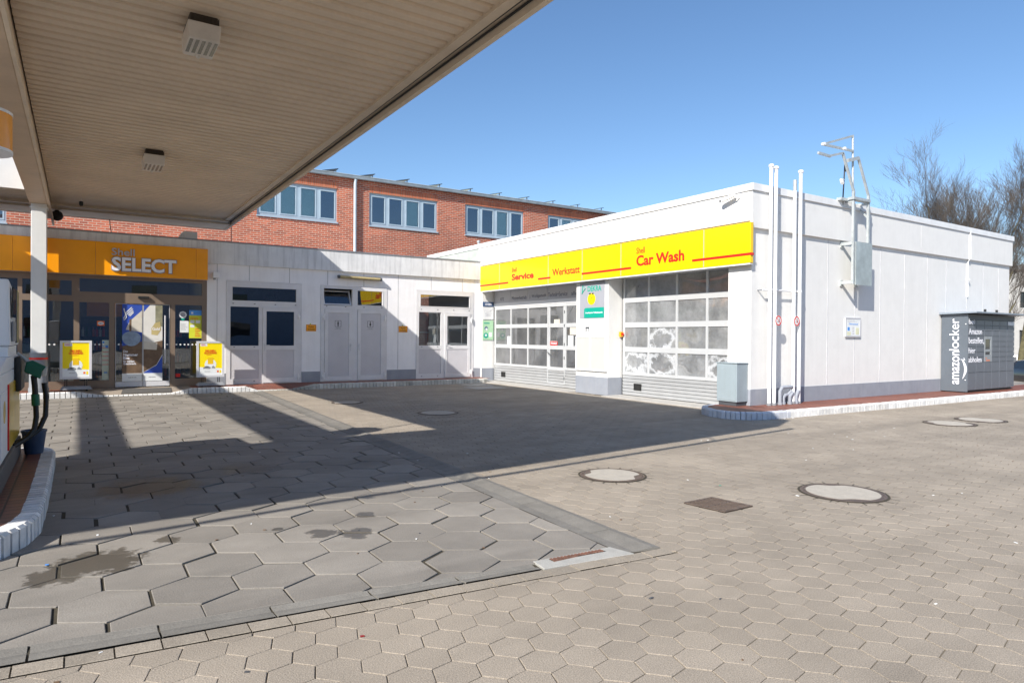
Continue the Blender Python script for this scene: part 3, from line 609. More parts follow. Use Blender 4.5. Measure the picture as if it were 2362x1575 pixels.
for x, z0, z1 in ((3.98, 3, 3.43), (5.08, 3, 3.43), (6.19, 3, 3.43), (7.31, 3, 3.43), (8.44, .45, 3.43), (9.59, 3, 3.43), (10.74, 3, 3.43), (3.15, .45, 3.43)): parts('joint_line', 'joint', shop, [(x-.006, x+.006, YS-.0025, YS+.001, z0+.01, z1)])
def pane(pl, a0, a1, z0, z1, d, m, parent, name='pane', th=.008):
    mb = MB()
    if pl == 'y': mb.box(a0, a1, d, d+th, z0, z1)
    else: mb.box(d, d+th, a0, a1, z0, z1)
    return mb.build(name, m, parent)
# brown shop front
holes = [(-1.13, -.15, 2.45, 2.81), (-1.13, -.11, .34, 2.30), (.01, .64, .34, 2.29), (.76, 2.02, .14, 2.29), (2.13, 2.78, .34, 2.29), (.01, 2.78, 2.55, 2.88), (-2.3, -1.22, 2.45, 2.81), (-2.3, -1.22, .34, 2.3), (-3.5, -2.4, .34, 2.81), (-4.7, -3.6, .34, 2.81), (-5.9, -4.8, .34, 2.81)]
mb = MB(); mb.grid('y', -8.6, 2.90, .13, 2.97, YS+.02, YS+.12, holes); sf = mb.build('shop_front_frame', 'brown', shop)
for h_ in holes:
    if h_ == holes[3]: continue
    pane('y', h_[0], h_[1], h_[2], h_[3], YS+.07, 'glass', sf)
for i, (a, b) in enumerate(((.775, 1.385), (1.395, 2.005))):
    mb = MB(); mb.grid('y', a, b, .16, 2.28, YS+.045, YS+.085, [(a+.012, b-.012, .29, 2.27)]); dl = mb.build('sliding_door', 'alu', shop)
    pane('y', a+.012, b-.012, .29, 2.27, YS+.06, 'glass', dl)
    if i: mb = MB(); mb.cyl((b-.11, YS+.01, .75), (b-.11, YS+.01, 2.0), .016); mb.cyl((b-.11, YS+.01, .85), (b-.11, YS+.06, .85), .012); mb.cyl((b-.11, YS+.01, 1.9), (b-.11, YS+.06, 1.9), .012); mb.build('handle', 'alu', dl, smooth=True)
mb = MB(); mb.box(1.27, 1.52, YS-.05, YS+.02, 2.42, 2.48); mb.build('door_sensor', 'black', shop, bevel=.01)
# dots across the glass
mb = MB()
for x in [.34, .43, .52, .85, .94, 1.95, 2.16, 2.26, 2.36, 2.45, 2.55, 2.64, 2.72, -.9, -.8, -.7, -.6, -.5]: mb.cyl((x, YS+.044, 1.24), (x, YS+.041, 1.24), .022, n=14)
mb.build('safety_dots', 'paper', shop)
# glazed door sets
def leafset(name, ext, trans, fixed, leaf, hinge_side, lites='glassdark', tilted=None):
    x0, x1, z0, z1 = ext
    hs = list(trans)+([fixed] if fixed else [])+[l for l in leaf]
    if fixed: hs.append((fixed[0], fixed[1], .29, 1.09))
    mb = MB(); mb.grid('y', x0+.005, x1-.005, z0+.002, z1-.005, YS-.012, YS+.08, hs); fr = mb.build(name, 'doorframe', shop, bevel=.004)
    for i, t in enumerate(trans):
        if tilted == i:
            mb = MB(); a, b, c, d = t
            for u in ((a+.01, a+.05, c+.02, d), (b-.05, b-.01, c+.02, d), (a+.05, b-.05, c+.02, c+.06), (a+.05, b-.05, d-.05, d-.01)):
                pts = [(u[0], u[2]), (u[1], u[2]), (u[1], u[3]), (u[0], u[3])]
                f_ = lambda x, z, o: (x, YS+.03+(z-c)*.42+o, c+(z-c)*.93)
                mb.hull([f_(x, z, .03) for x, z in pts], [f_(x, z, 0) for x, z in pts])
            mb.build('window_sash', 'doorframe', fr)
            mb = MB(); f2 = lambda x, z: (x, YS+.045+(z-c)*.42, c+(z-c)*.93); mb.poly([f2(a+.05, c+.06), f2(b-.05, c+.06), f2(b-.05, d-.05), f2(a+.05, d-.05)]); mb.build('pane', 'glassdark', fr)
        else:
            mb = MB(); a, b, c, d = t; mb.grid('y', a, b, c, d, YS-.02, YS+.05, [(a+.03, b-.03, c+.03, d-.03)]); mb.build('window_sash', 'doorframe', fr, bevel=.003)
            pane('y', a+.03, b-.03, c+.03, d-.03, YS+.02, lites, fr)
    if fixed:
        pane('y', *fixed, YS+.03, lites, fr); mb = MB(); mb.box(fixed[0]+.003, fixed[1]-.003, YS+.004, YS+.05, .293, 1.087); mb.build('lower_panel', 'alud', fr)
    for i, l in enumerate(leaf):
        a, b, c, d = l
        gl = (a+.10, b-.10, 1.21, d-.11) if fixed else None
        mb = MB(); hh = [(a+.10, b-.10, c+.14, 1.09 if fixed else d-.11)]+([gl] if gl else [])
        mb.grid('y', a+.006, b-.006, c+.006, d-.004, YS-.035, YS+.04, hh); lf = mb.build('door_leaf', 'doorframe', shop, bevel=.004)
        mb = MB(); q = hh[0]; mb.box(q[0]+.003, q[1]-.003, YS-.022, YS+.03, q[2]+.003, q[3]-.003); mb.build('door_panel', 'alud', lf)
        if gl: pane('y', *gl, YS-.005, lites, lf)
        hx = b if hinge_side[i] == 'R' else a; sx = a+.05 if hinge_side[i] == 'R' else b-.05
        for hz in (.32, 2.06):
            mb = MB(); sg = 1 if hinge_side[i] == 'R' else -1
            mb.box(hx-.01, hx+sg*.075, YS-.055, YS-.034, hz-.035, hz+.035); mb.cyl((hx+sg*.02, YS-.062, hz-.09), (hx+sg*.02, YS-.062, hz+.09), .018, n=10); mb.build('hinge', 'white', lf)
        dirn = 1 if hinge_side[i] == 'R' else -1
        mb = MB(); mb.box(sx-.016, sx+.016, YS-.043, YS-.035, 1.05, 1.28)
        if fixed: mb.cyl((sx, YS-.04, 1.23), (sx, YS-.09, 1.23), .01); mb.cyl((sx-.005*dirn, YS-.09, 1.23), (sx+.13*dirn, YS-.09, 1.22), .010)
        else: mb.cyl((sx, YS-.04, 1.22), (sx, YS-.09, 1.22), .02)
        mb.build('handle', 'alu', lf)
    mb = MB()
    for x in np.linspace(x0+.18, x1-.18, 4):
        for z in (2.375, ): mb.box(x-.022, x+.022, YS-.018, YS-.011, z-.009, z+.009)
    if fixed:
        for x in (fixed[0]+.1, fixed[1]-.12):
            for z in (1.17, .22): mb.box(x-.02, x+.02, YS-.018, YS-.011, z-.008, z+.008)
    mb.build('drain_caps', 'dgrey', fr)
    return fr
leafset('double_door_frame', D1, [(3.51, 5.30, 2.43, 2.86)], (3.49, 4.24, 1.21, 2.29), [(4.34, 5.31, .16, 2.29)], 'R')
leafset('toilet_door_frame', WC, [(6.08, 6.95, 2.41, 2.91), (7.08, 7.94, 2.41, 2.91)], None, [(6.10, 6.94, .16, 2.30), (7.11, 7.96, .16, 2.30)], 'LR', tilted=0)
leafset('office_door_frame', D3, [(9.18, 11.05, 2.45, 2.88)], (9.16, 9.95, 1.21, 2.29), [(10.07, 11.05, .16, 2.29)], 'R', lites='glass')
# bit of paper in transom
mb = MB(); mb.box(4.42, 4.72, YS+.028, YS+.03, 2.49, 2.62); mb.build('paper_notice', 'paper', shop)
# curtains / blinds visible in office door window
mb = MB(); mb.box(9.45, 9.93, YS+.5, YS+.53, 1.62, 1.66); mb.box(10.2, 10.95, YS+.4, YS+.43, 1.70, 1.74); mb.box(10.2, 10.95, YS+.4, YS+.43, 1.24, 1.28)
mb.build('inner_rail', 'white', shop)
mb = MB()
for x in np.linspace(9.72, 9.95, 6): mb.tube([(x, YS+.3, 1.2), (x-.03, YS+.3, 1.8), (x-.06, YS+.3, 2.3)], .02, 6)
mb.build('curtain', 'paper', shop)
# shop sign (yellow)
ss = thing('shop_sign', 'long amber fascia sign over the shop windows reading Shell SELECT', 'sign', (-1.5, YS, 2.97))
xs = [-9, -6.2, -3.4, -1.3, .34, 2.60, 2.89]
parts('panel', 'yelloworange', ss, [(a+.002, b-.002, YS-.19, YS-.072, 2.97, 3.79) for a, b in zip(xs[:-1], xs[1:])], bevel=.004)
text('Shell', 'y', .68, 3.475, .50, .175, YS-.195, 'bandgrey', ss, th=.03, bold=.008)
o = text('SELECT', 'y', .685, 3.085, 1.44, .345, YS-.195, 'letterwhite', ss, th=.05, bold=.03)
o = text('SELECT', 'y', .667, 3.067, 1.476, .381, YS-.191, 'letterside', ss, name='lettering_edge', th=.03, bold=.05)
# small wall items of shop
t = thing('wall_lamp', 'small white wall lamp beside the right end of the shop sign', 'lamp', (3.1, YS, 3.02))
mb = MB(); mb.box(3.03, 3.18, YS-.13, YS, 3.04, 3.2); mb.build('housing', 'white', t, bevel=.01); mb = MB(); mb.box(3.05, 3.10, YS-.1, YS-.02, 3.0, 3.038); mb.build('sensor', 'mgrey', t)
t = thing('tube_light', 'long yellowed tube light above the toilet doors', 'lamp', (7.15, YS, 3.2))
mb = MB(); mb.cyl((6.5, YS-.12, 3.265), (7.80, YS-.12, 3.245), .045, n=14); mb.build('diffuser', mat('old_diffuser', (.42, .34, .17), .4, vary=.25, scale=6), t, smooth=True)
mb = MB(); mb.box(6.48, 7.82, YS-.09, YS, 3.275, 3.31); mb.cyl((6.46, YS-.12, 3.266), (6.52, YS-.12, 3.265), .05, n=14); mb.cyl((7.78, YS-.12, 3.246), (7.84, YS-.12, 3.245), .05, n=14); mb.build('housing', 'dgrey', t)
for i, (x0, x1, lab) in enumerate(((5.56, 5.85, 'yellow no-parking plate on the wall left of the toilet doors'), (8.46, 8.76, 'yellow no-parking plate on the wall right of the toilet doors'))):
    t = thing('parking_sign', lab, 'sign', ((x0+x1)/2, YS, 1.63), 'yellow no-parking plates')
    mb = MB(); mb.box(x0, x1, YS-.012, YS-.001, 1.63, 1.825); mb.build('plate', 'yelloworange', t); mb = MB(); mb.grid('y', x0+.008, x1-.008, 1.638, 1.817, YS-.0135, YS-.011, [(x0+.014, x1-.014, 1.644, 1.811)]); mb.build('border', 'black', t)
    text('Parken\nverboten', 'y', x0+.04, 1.665, x1-x0-.08, .12, YS-.012, 'black', t, th=.002, bold=.01, align='C')
    mb = MB(); mb.cyl(((x0+x1)/2-.02, YS-.005, 1.845), ((x0+x1)/2-.02, YS-.012, 1.845), .02, n=8); mb.build('tag', 'lime', t)
# toilet pictograms
for x, lab, sk in ((6.41, 'small black toilet pictogram plate on the left toilet door', 0), (7.42, 'small black toilet pictogram plate on the right toilet door', 1)):
    t = thing('toilet_sign', lab, 'sign', (x+.1, YS-.022, 1.7), 'toilet pictograms')
    mb = MB(); mb.grid('y', x, x+.19, 1.77, 1.96, YS-.026, YS-.0225, [(x+.008, x+.182, 1.778, 1.952)]); mb.build('border', 'black', t)
    mb = MB(); c = x+.095; mb.cyl((c, YS-.0225, 1.93), (c, YS-.025, 1.93), .014, n=10)
    if sk: mb.poly([(c-.032, YS-.025, 1.83), (c+.032, YS-.025, 1.83), (c+.012, YS-.025, 1.91), (c-.012, YS-.025, 1.91)]); mb.box(c-.008, c+.008, YS-.025, YS-.0225, 1.785, 1.83)
    else: mb.box(c-.02, c+.02, YS-.025, YS-.0225, 1.845, 1.912); mb.box(c-.015, c+.015, YS-.025, YS-.0225, 1.785, 1.845)
    mb.build('figure', 'black', t)
    text('Schlüssel\nan der Kasse', 'y', x, 1.70, .19, .05, YS-.0225, 'dgrey', t, th=.001, align='C')
# posters on the sliding doors
def poster_left():
    t = thing('door_poster', 'blue and brown advertising poster on the left sliding door reading Die Nummer Eins', 'poster', (1.14, YS+.04, .3), 'posters on the sliding doors')
    x0, x1, z0, z1 = .925, 1.365, .30, 2.27; y = YS+.040; mb = MB(); F = lambda pts, k, dy: (setattr(mb, 'k', k), mb.poly([(x, y-dy, z) for x, z in pts]))
    F([(x0, z0), (x1, z0), (x1, z1), (x0, z1)], 0, 0)
    F([(x0, .5), (x1, .5), (x1, 1.32), (1.2, 1.28), (1.02, 1.22), (x0, 1.20)], 1, .001)
    F([(1.0, 1.62), (x1, 1.55), (x1, 2.12), (1.2, 1.95), (1.1, 1.85), (1.05, 1.75)], 2, .001)
    F([(1.08, 1.5), (1.13, 1.5), (1.13, 1.9), (1.08, 1.88)], 5, .0015)
    n = 20; F([(1.13+.21*math.cos(a), 1.42+(.22 if math.sin(a) < 0 else .16)*math.sin(a)) for a in np.linspace(0, 2*math.pi, n, endpoint=False)], 3, .002)
    F([(x0, z0), (x1, z0), (x1, .50), (x0, .50)], 4, .002)
    mb.build('print', ['blue', 'posterbrown', 'postercream', 'bowl', 'paper', 'posterbrown'], t)
    mb = MB()
    for (c, s_, l) in ((.99, 2.05, .16), (1.02, 2.02, .15), (1.05, 1.99, .13), (1.08, 1.97, .11)): mb.hull([(c, y-.001, s_), (c+.02, y-.001, s_-.01), (c+l, y-.001, s_+l*.9), (c+l-.03, y-.001, s_+l*.9)], [(c, y-.003, s_), (c+.02, y-.003, s_-.01), (c+l, y-.003, s_+l*.9), (c+l-.03, y-.003, s_+l*.9)])
    mb.tube([(.95, y-.002, 1.9), (1.0, y-.002, 2.0), (.97, y-.002, 2.1), (.96, y-.002, 2.16)], .012, 6); mb.tube([(.96, y-.002, 1.86), (1.02, y-.002, 1.93), (1.0, y-.002, 2.05)], .012, 6)
    mb.build('emblem', 'paper', t)
    text('Die', 'y', .95, 1.035, .10, .06, y-.002, 'letterwhite', t, th=.002, bold=.02)
    text('Nummer\nEins', 'y', .95, .86, .33, .155, y-.002, 'letterwhite', t, th=.002, bold=.03, lines=.85)
    text('für milden\nGeschmack.', 'y', .95, .725, .29, .115, y-.002, 'letterwhite', t, th=.002, bold=.03, lines=.85)
    mb = MB(); greek(mb, 1.06, 1.26, .385, .41, y-.003, 1); mb.build('small_print', 'dgrey', t)
def poster_right():
    t = thing('door_poster', 'cream and blue advertising poster on the right sliding door reading Gold', 'poster', (1.62, YS+.04, .3), 'posters on the sliding doors')
    x0, x1, z0, z1 = 1.405, 1.835, .30, 2.27; y = YS+.040; mb = MB(); F = lambda pts, k, dy: (setattr(mb, 'k', k), mb.poly([(x, y-dy, z) for x, z in pts]))
    F([(x0, z0), (x1, z0), (x1, z1), (x0, z1)], 2, 0)
    F([(x0, 2.08), (1.55, z1), (x0, z1)], 0, .001)
    F([(x0, .5), (x1, .5), (x1, .95), (1.7, .7), (x0, .52)], 0, .001)
    F([(x0, .53), (1.7, .72), (x1, .99), (x1, 1.35), (1.6, 1.28), (x0, 1.22)], 1, .0012)
    F([(x0, 1.12), (1.7, 1.10), (1.72, 1.28), (x0, 1.33)], 3, .002)
    F([(1.67, 1.75), (x1, 1.7), (x1, 2.27), (1.67, 2.27)], 5, .001)
    F([(1.58, 1.5), (1.72, 1.48), (1.8, 1.62), (1.78, 1.84), (1.66, 1.8), (1.58, 1.66)], 6, .003)
    F([(1.45, 1.42), (x1, 1.36), (x1, 1.44), (1.5, 1.5)], 7, .0025)
    F([(x0, z0), (x1, z0), (x1, .50), (x0, .50)], 4, .002)
    mb.build('print', ['blue', 'posterbrown', 'posterwhite', 'postercream', 'paper', mat('poster_olive', (.25, .24, .16), .5, vary=.3, scale=9), 'gold', 'posterwhite'], t)
    text('Gold', 'y', 1.60, 1.61, .17, .075, y-.004, 'letterwhite', t, th=.002, bold=.02)
    mb = MB(); greek(mb, 1.52, 1.72, .385, .41, y-.003, 1); mb.build('small_print', 'dgrey', t)
poster_left(); poster_right()
# stickers in shop glass
y = YS+.066
def sheet(name, label, cat, x0, x1, z0, z1, m, y=YS+.066, th=.003, group=None):
    t = thing(name, label, cat, ((x0+x1)/2, y, z0), group); mb = MB(); mb.box(x0, x1, y-th, y, z0, z1); mb.build('sheet', m, t); return t
t = sheet('sticker', 'small orange and white oval logo sticker on the glass left of the sliding doors', 'sticker', .38, .54, 1.71, 1.83, 'orange')
mb = MB(); mb.hull([(.46+.065*math.cos(a), y-.003, 1.77+.04*math.sin(a)) for a in np.linspace(0, 6.28, 16, endpoint=False)], [(.46+.065*math.cos(a), y-.005, 1.77+.04*math.sin(a)) for a in np.linspace(0, 6.28, 16, endpoint=False)]); mb.build('logo', 'paper', t); text('DKV', 'y', .415, 1.75, .09, .035, y-.005, 'navy', t, th=.001, bold=.02)
t = sheet('card_list', 'tall strip of payment card stickers on the glass left of the sliding doors', 'sticker', .49, .635, .35, 1.35, mat('pale_green_paper', (.6, .68, .58), .6))
mb = MB()
for i in range(5): mb.box(.495, .63, y-.006, y-.003, .73+.105*i, .742+.105*i)
mb.build('red_lines', 'red', t)
mb = MB(); mb.box(.50, .54, y-.006, y-.003, 1.27, 1.32); mb.box(.50, .54, y-.006, y-.003, 1.2, 1.25); mb.box(.56, .62, y-.006, y-.003, 1.15, 1.22); mb.box(.53, .60, y-.006, y-.003, .52, .55); mb.build('blue_marks', 'bluel', t)
t = thing('round_sign', 'white octagonal notice on the glass right of the sliding doors', 'sign', (2.32, y, 1.93))
mb = MB(); mb.cyl((2.32, y, 2.03), (2.32, y-.01, 2.03), .095, n=8); mb.build('plate', 'paper', t); mb = MB(); mb.cyl((2.32, y-.01, 2.03), (2.32, y-.012, 2.03), .062, n=16); mb.build('centre', 'signgrey', t); mb = MB(); mb.cyl((2.32, y, 1.925), (2.32, y-.004, 1.925), .045, n=12); mb.build('tab', 'teal', t)
t = sheet('paper_notice', 'white paper notice under the octagonal sign by the sliding doors', 'notice', 2.25, 2.46, 1.56, 1.87, 'paper'); mb = MB(); greek(mb, 2.27, 2.44, 1.62, 1.8, y-.003, 9, .3); mb.build('print', 'mgrey', t)
t = sheet('safety_poster', 'lime yellow and blue safety poster on the glass beside the sliding doors', 'poster', 2.47, 2.775, 1.41, 2.02, 'lime')
mb = MB(); mb.box(2.47, 2.775, y-.003, y, 2.022, 2.16); mb.build('blue_header', 'bluel', t); mb = MB(); mb.box(2.50, 2.60, y-.005, y-.003, 1.81, 1.89); mb.box(2.63, 2.74, y-.005, y-.003, 1.81, 1.89); mb.box(2.50, 2.60, y-.005, y-.003, 1.70, 1.77); mb.box(2.52, 2.57, y-.005, y-.003, 2.06, 2.11); mb.build('pictures', 'paper', t)
mb = MB(); greek(mb, 2.5, 2.75, 1.91, 1.98, y-.003, 2); greek(mb, 2.62, 2.75, 1.44, 1.68, y-.003, 5); mb.build('print', 'red', t)
sheet('sticker', 'small red sticker low on the glass right of the sliding doors', 'sticker', 2.15, 2.26, .38, .47, 'red')
# door mat
mb = MB(); mb.hull([(.87, 18.86, .038), (1.98, 18.86, .038), (2.02, 19.42, .112), (.93, 19.42, .112)], [(.87, 18.86, .052), (1.98, 18.86, .052), (2.02, 19.42, .126), (.93, 19.42, .126)]); mm = mb.build('door_mat', 'mat'); tag(mm, 'dark rectangular door mat on the ramp before the sliding doors', 'mat')
# shop interior
def shelf(x, y, w, lab):
    t = thing('shop_shelf', lab, 'shelf', (x, y, ZP), 'shelves inside the shop')
    mb = MB()
    for z in (.2, .6, 1.0, 1.4, 1.8): mb.box(x-w/2, x+w/2, y-.2, y+.2, z, z+.03)
    mb.box(x-w/2, x+w/2, y+.2, y+.23, ZP, 2.0); mb.build('boards', 'dgrey', t)
    cols = ['orange', 'pumpgreen', 'paper', 'navy', 'gold', 'red', 'mgrey']
    for z in (.23, .63, 1.03, 1.43):
        mb = MB(); xx = x-w/2+.05; 
        while xx < x+w/2-.05:
            mb.k = random.randrange(7); mb.cyl((xx, y-.1, z), (xx, y-.1, z+.2), .032, n=8); mb.cyl((xx, y-.1, z+.2), (xx, y-.1, z+.27), .013, n=8); xx += .085
        mb.build('row_of_bottles', cols, t)
shelf(-1.3, 22.4, 1.0, 'dark shelf of bottles inside the shop behind the white column')
shelf(.75, 23.0, 1.4, 'shelf of bottles inside the shop seen left of the sliding door posters')
shelf(2.5, 23.4, .9, 'shelf of goods inside the shop right of the sliding doors')
t = thing('sales_counter', 'pale curved sales counter inside the shop behind the left poster stand', 'counter', (-.6, 20.6, ZP))
mb = MB(); mb.box(-1.2, .2, 20.4, 20.9, ZP, 1.25); mb.build('body', mat('counter_pale', (.55, .6, .56), .4), t, bevel=.03); mb = MB(); mb.box(-1.25, .25, 20.35, 20.95, 1.25, 1.29); mb.build('worktop', 'dgrey', t)
t = thing('wall_panel', 'amber illuminated panel on the back wall inside the shop', 'panel', (1, 24.1, 2.0)); mb = MB(); mb.box(.2, 2.2, 24.1, 24.18, 2.05, 2.5); mb.build('panel', 'yelloworange', t)
k = 0
for (x, y_) in ((.5, 20.6), (.5, 21.6), (.5, 22.6), (2.2, 20.6), (2.2, 21.6), (2.2, 22.6), (-1.2, 20.9), (-1.2, 22)):
    mb = MB(); mb.box(x-.15, x+.15, y_-.04, y_+.04, 3.17, 3.195); o = mb.build('ceiling_light', 'ceillamp')
    tag(o, 'lit strip light on the ceiling inside the shop', 'lamp', 'strip lights on the shop ceiling'); k += 1
# extinguisher
t = thing('fire_extinguisher', 'red fire extinguisher standing behind glass left of the left poster stand', 'extinguisher', (-.42, 19.95, ZP))
mb = MB(); mb.lathe((-.42, 19.95, ZP), [(.07, 0), (.08, .02), (.08, .34), (.05, .4), (.025, .42)], 16); mb.build('cylinder', 'carred', t, smooth=True); mb = MB(); mb.box(-.44, -.36, 19.93, 19.97, .56, .62); mb.tube([(-.38, 19.95, .58), (-.32, 19.9, .5), (-.33, 19.9, .3)], .01); mb.build('valve_and_hose', 'black', t)
# poster stands
def stand(x0, x1, z0, z1, y, lab):
    t = thing('poster_stand', lab, 'poster stand', ((x0+x1)/2, y+.05, ZP), 'yellow poster stands by the shop entrance')
    mb = MB(); mb.grid('y', x0, x1, z0, z1, y, y+.04, [(x0+.055, x1-.055, z0+.055, z1-.05)]); mb.build('frame', 'alu', t, bevel=.012)
    a, b, c, d = x0+.055, x1-.055, z0+.055, z1-.05; yy = y+.012
    mb = MB(); F = lambda p, k, dy: (setattr(mb, 'k', k), mb.poly([(x, yy-dy, z) for x, z in p])); W, H = b-a, d-c; xc = (a+b)/2
    F([(a, c), (b, c), (b, d), (a, d)], 0, 0)
    F([(a, c), (b, c), (b, c+.2*H), (xc, c+.23*H), (a, c+.25*H)], 1, .001)
    F([(a+.07*W, d-.10*H), (a+.36*W, d-.10*H), (a+.36*W, d-.01*H), (a+.07*W, d-.01*H)], 1, .001)
    F([(xc+.25*W*math.cos(t_), c+.33*H+.17*H*math.sin(t_)) for t_ in np.linspace(0, 6.28, 24, endpoint=False)], 1, .002)
    F([(xc-.12*W, c+.34*H), (xc+.12*W, c+.34*H), (xc+.12*W, c+.54*H), (xc-.12*W, c+.54*H)], 2, .003)
    F([(xc-.32*W, c+.2*H), (xc-.02*W, c+.19*H), (xc+.02*W, c+.24*H), (xc-.1*W, c+.28*H), (xc-.22*W, c+.28*H), (xc-.3*W, c+.24*H)], 3, .004)
    F([(xc-.24*W, c+.245*H), (xc-.2*W, c+.27*H), (xc-.1*W, c+.27*H), (xc-.06*W, c+.245*H)], 5, .005)
    F([(xc+.05*W, c+.21*H), (xc+.2*W, c+.21*H), (xc+.2*W, c+.24*H), (xc+.12*W, c+.29*H), (xc+.06*W, c+.26*H)], 3, .004)
    F([(b-.22*W, c+.08*H), (b-.14*W, c+.08*H), (b-.14*W, c+.14*H), (b-.22*W, c+.14*H)], 4, .002); F([(b-.11*W, c+.06*H), (b-.03*W, c+.06*H), (b-.03*W, c+.15*H), (b-.11*W, c+.15*H)], 0, .002)
    mb.build('poster', ['yellow', 'paper', 'pumpyellow', 'mgrey', 'orange', 'dgrey'], t)
    text('DAS SHELL\nGLÜCKSRAD', 'y', xc-.27*W, c+.66*H, .54*W, .13*H, yy-.002, 'red', t, th=.002, bold=.03, align='C', lines=.9)
    mb = MB(); greek(mb, a+.1*W, a+.33*W, d-.085*H, d-.03*H, yy-.003, 2); greek(mb, xc-.17*W, xc+.17*W, c+.61*H, c+.64*H, yy-.002, 1); mb.build('print', 'red', t)
    mb = MB(); greek(mb, a+.24*W, a+.5*W, c+.10*H, c+.12*H, yy-.003, 1); mb.build('small_print', 'dgrey', t)
    mb = MB(); xc = (x0+x1)/2
    mb.hull([(x0, y-.14, ZP+.03), (x1+.02, y-.14, ZP+.03), (x1+.02, y+.25, ZP+.03), (x0, y+.25, ZP+.03)], [(x0+.06, y-.08, ZP+.11), (x1-.04, y-.08, ZP+.11), (x1-.04, y+.19, ZP+.11), (x0+.06, y+.19, ZP+.11)]); mb.build('base', 'mgrey', t, bevel=.015)
    for s_ in (-1, 1):
        mb = MB()
        for o_ in (-.02, .02): mb.box(xc+s_*.2+o_-.008, xc+s_*.2+o_+.008, y+.01, y+.03, ZP+.1, z0+.01)
        mb.build('bracket', 'black', t)
        mb = MB(); mb.cyl((xc+s_*.22-.02, y+.2, ZP+.03), (xc+s_*.22+.02, y+.2, ZP+.03), .03, n=12); mb.cyl((xc+s_*.22-.02, y-.1, ZP+.03), (xc+s_*.22+.02, y-.1, ZP+.03), .03, n=12); mb.build('wheel', 'rubber', t)
stand(-.38, .265, .42, 1.34, YS-.5, 'yellow poster stand left of the sliding doors')
stand(2.58, 3.255, .39, 1.335, YS-.5, 'yellow poster stand right of the sliding doors')
# ------------------------------------------------------------------ car wash and workshop building
wash = thing('wash_building', 'white flat-roofed car wash and workshop building with two roller doors', 'building', (17.5, 14, 0))
YN = 23.6
mb = MB()
mb.box(XW, XW+.45, YC+.2, 9.27, 0, 3.07); mb.box(XW, XD+.2, 13.05, 14.37, 0, 3.07); mb.box(XW, XD+.2, 19.47, 19.9, 0, 3.07)
mb.box(XW, XD+.2, YC+.2, YN, 3.07, 4.5)
mb.box(XW, XR, YC, YC+.2, 0, 4.5); mb.box(XR-.2, XR, YC+.2, YN, 0, 4.5); mb.box(XD+.2, XR-.2, YN-.2, YN, 0, 4.5); mb.box(XW, XD, 19.9, YN, 0, 3.07)
mb.build('wall', 'wall', wash)
mb = MB(); mb.box(XD+.2, XR-.2, YC+.2, YN-.2, 3.9, 4.1); mb.build('ceiling', 'interior', wash)
mb = MB(); mb.box(XD, XR-.2, YC+.2, YN-.2, -.01, .015); mb.build('floor', mat('wash_floor', (.18, .17, .16), .4), wash)
mb = MB(); mb.box(XD+.21, XR-.21, 13.8, 13.95, .02, 3.88); mb.build('inner_wall', 'interior', wash)
mb = MB(); mb.box(XW-.06, XR+.06, YC-.06, YC-.003, 3.76, 4.50); mb.box(XR+.003, XR+.06, YC-.003, YN, 3.76, 4.50); mb.build('fascia', 'wall', wash)
mb = MB(); mb.box(XW-.065, XW-.003, YC-.003, 19.64, 3.9, 4.50); mb.build('front_fascia', 'wall', wash)
mb = MB(); mb.box(XW-.06, XW-.003, 19.645, YN, 4.0, 4.50); mb.build('rear_cladding', 'greenwall', wash)
mb = MB(); mb.box(XW-.09, XR+.09, YC-.09, YC+.25, 4.503, 4.65); mb.box(XW-.09, XW+.25, YC+.25, YN, 4.503, 4.65); mb.box(XR-.25, XR+.09, YC+.25, YN, 4.503, 4.65); mb.box(XW+.25, XR-.25, YN-.25, YN, 4.503, 4.65); mb.build('coping', 'coping', wash, bevel=.006)
parts('plinth', 'plinth', wash, [(XW-.012, XR, YC-.012, YC-.001, ZP, .47), (XW-.012, XW-.001, YC-.001, 9.27, ZP, .47), (XW-.012, XW-.001, 13.05, 14.37, .01, .47), (XW-.012, XD, 13.038, 13.049, .01, .47), (XW-.012, XD, 19.458, 19.469, .01, .44)])
for x in (12.0, 14.14, 15.24, 16.35, 17.49, 18.65, 19.67, 20.87, 21.89, 22.9): parts('joint_line', 'jointlight', wash, [(x-.012, x+.012, YC-.004, YC+.001, .475, 3.74)])
parts('joint_line', 'jointlight', wash, [(x-.006, x+.006, YC-.0635, YC-.0595, 3.77, 4.49) for x in (11.9, 18.18)])
mb = MB(); mb.tube([(20.87, YC-.075, 4.62), (20.87, YC-.08, 3.78), (20.87, YC-.02, 3.70), (20.87, YC-.02, 2.72)], .02, 8)
for z in (4.3, 3.9, 3.2): mb.box(20.83, 20.91, YC-.09, YC-.0 if z < 3.7 else YC-.06, z-.012, z+.012)
mb.build('conduit', 'white', wash)
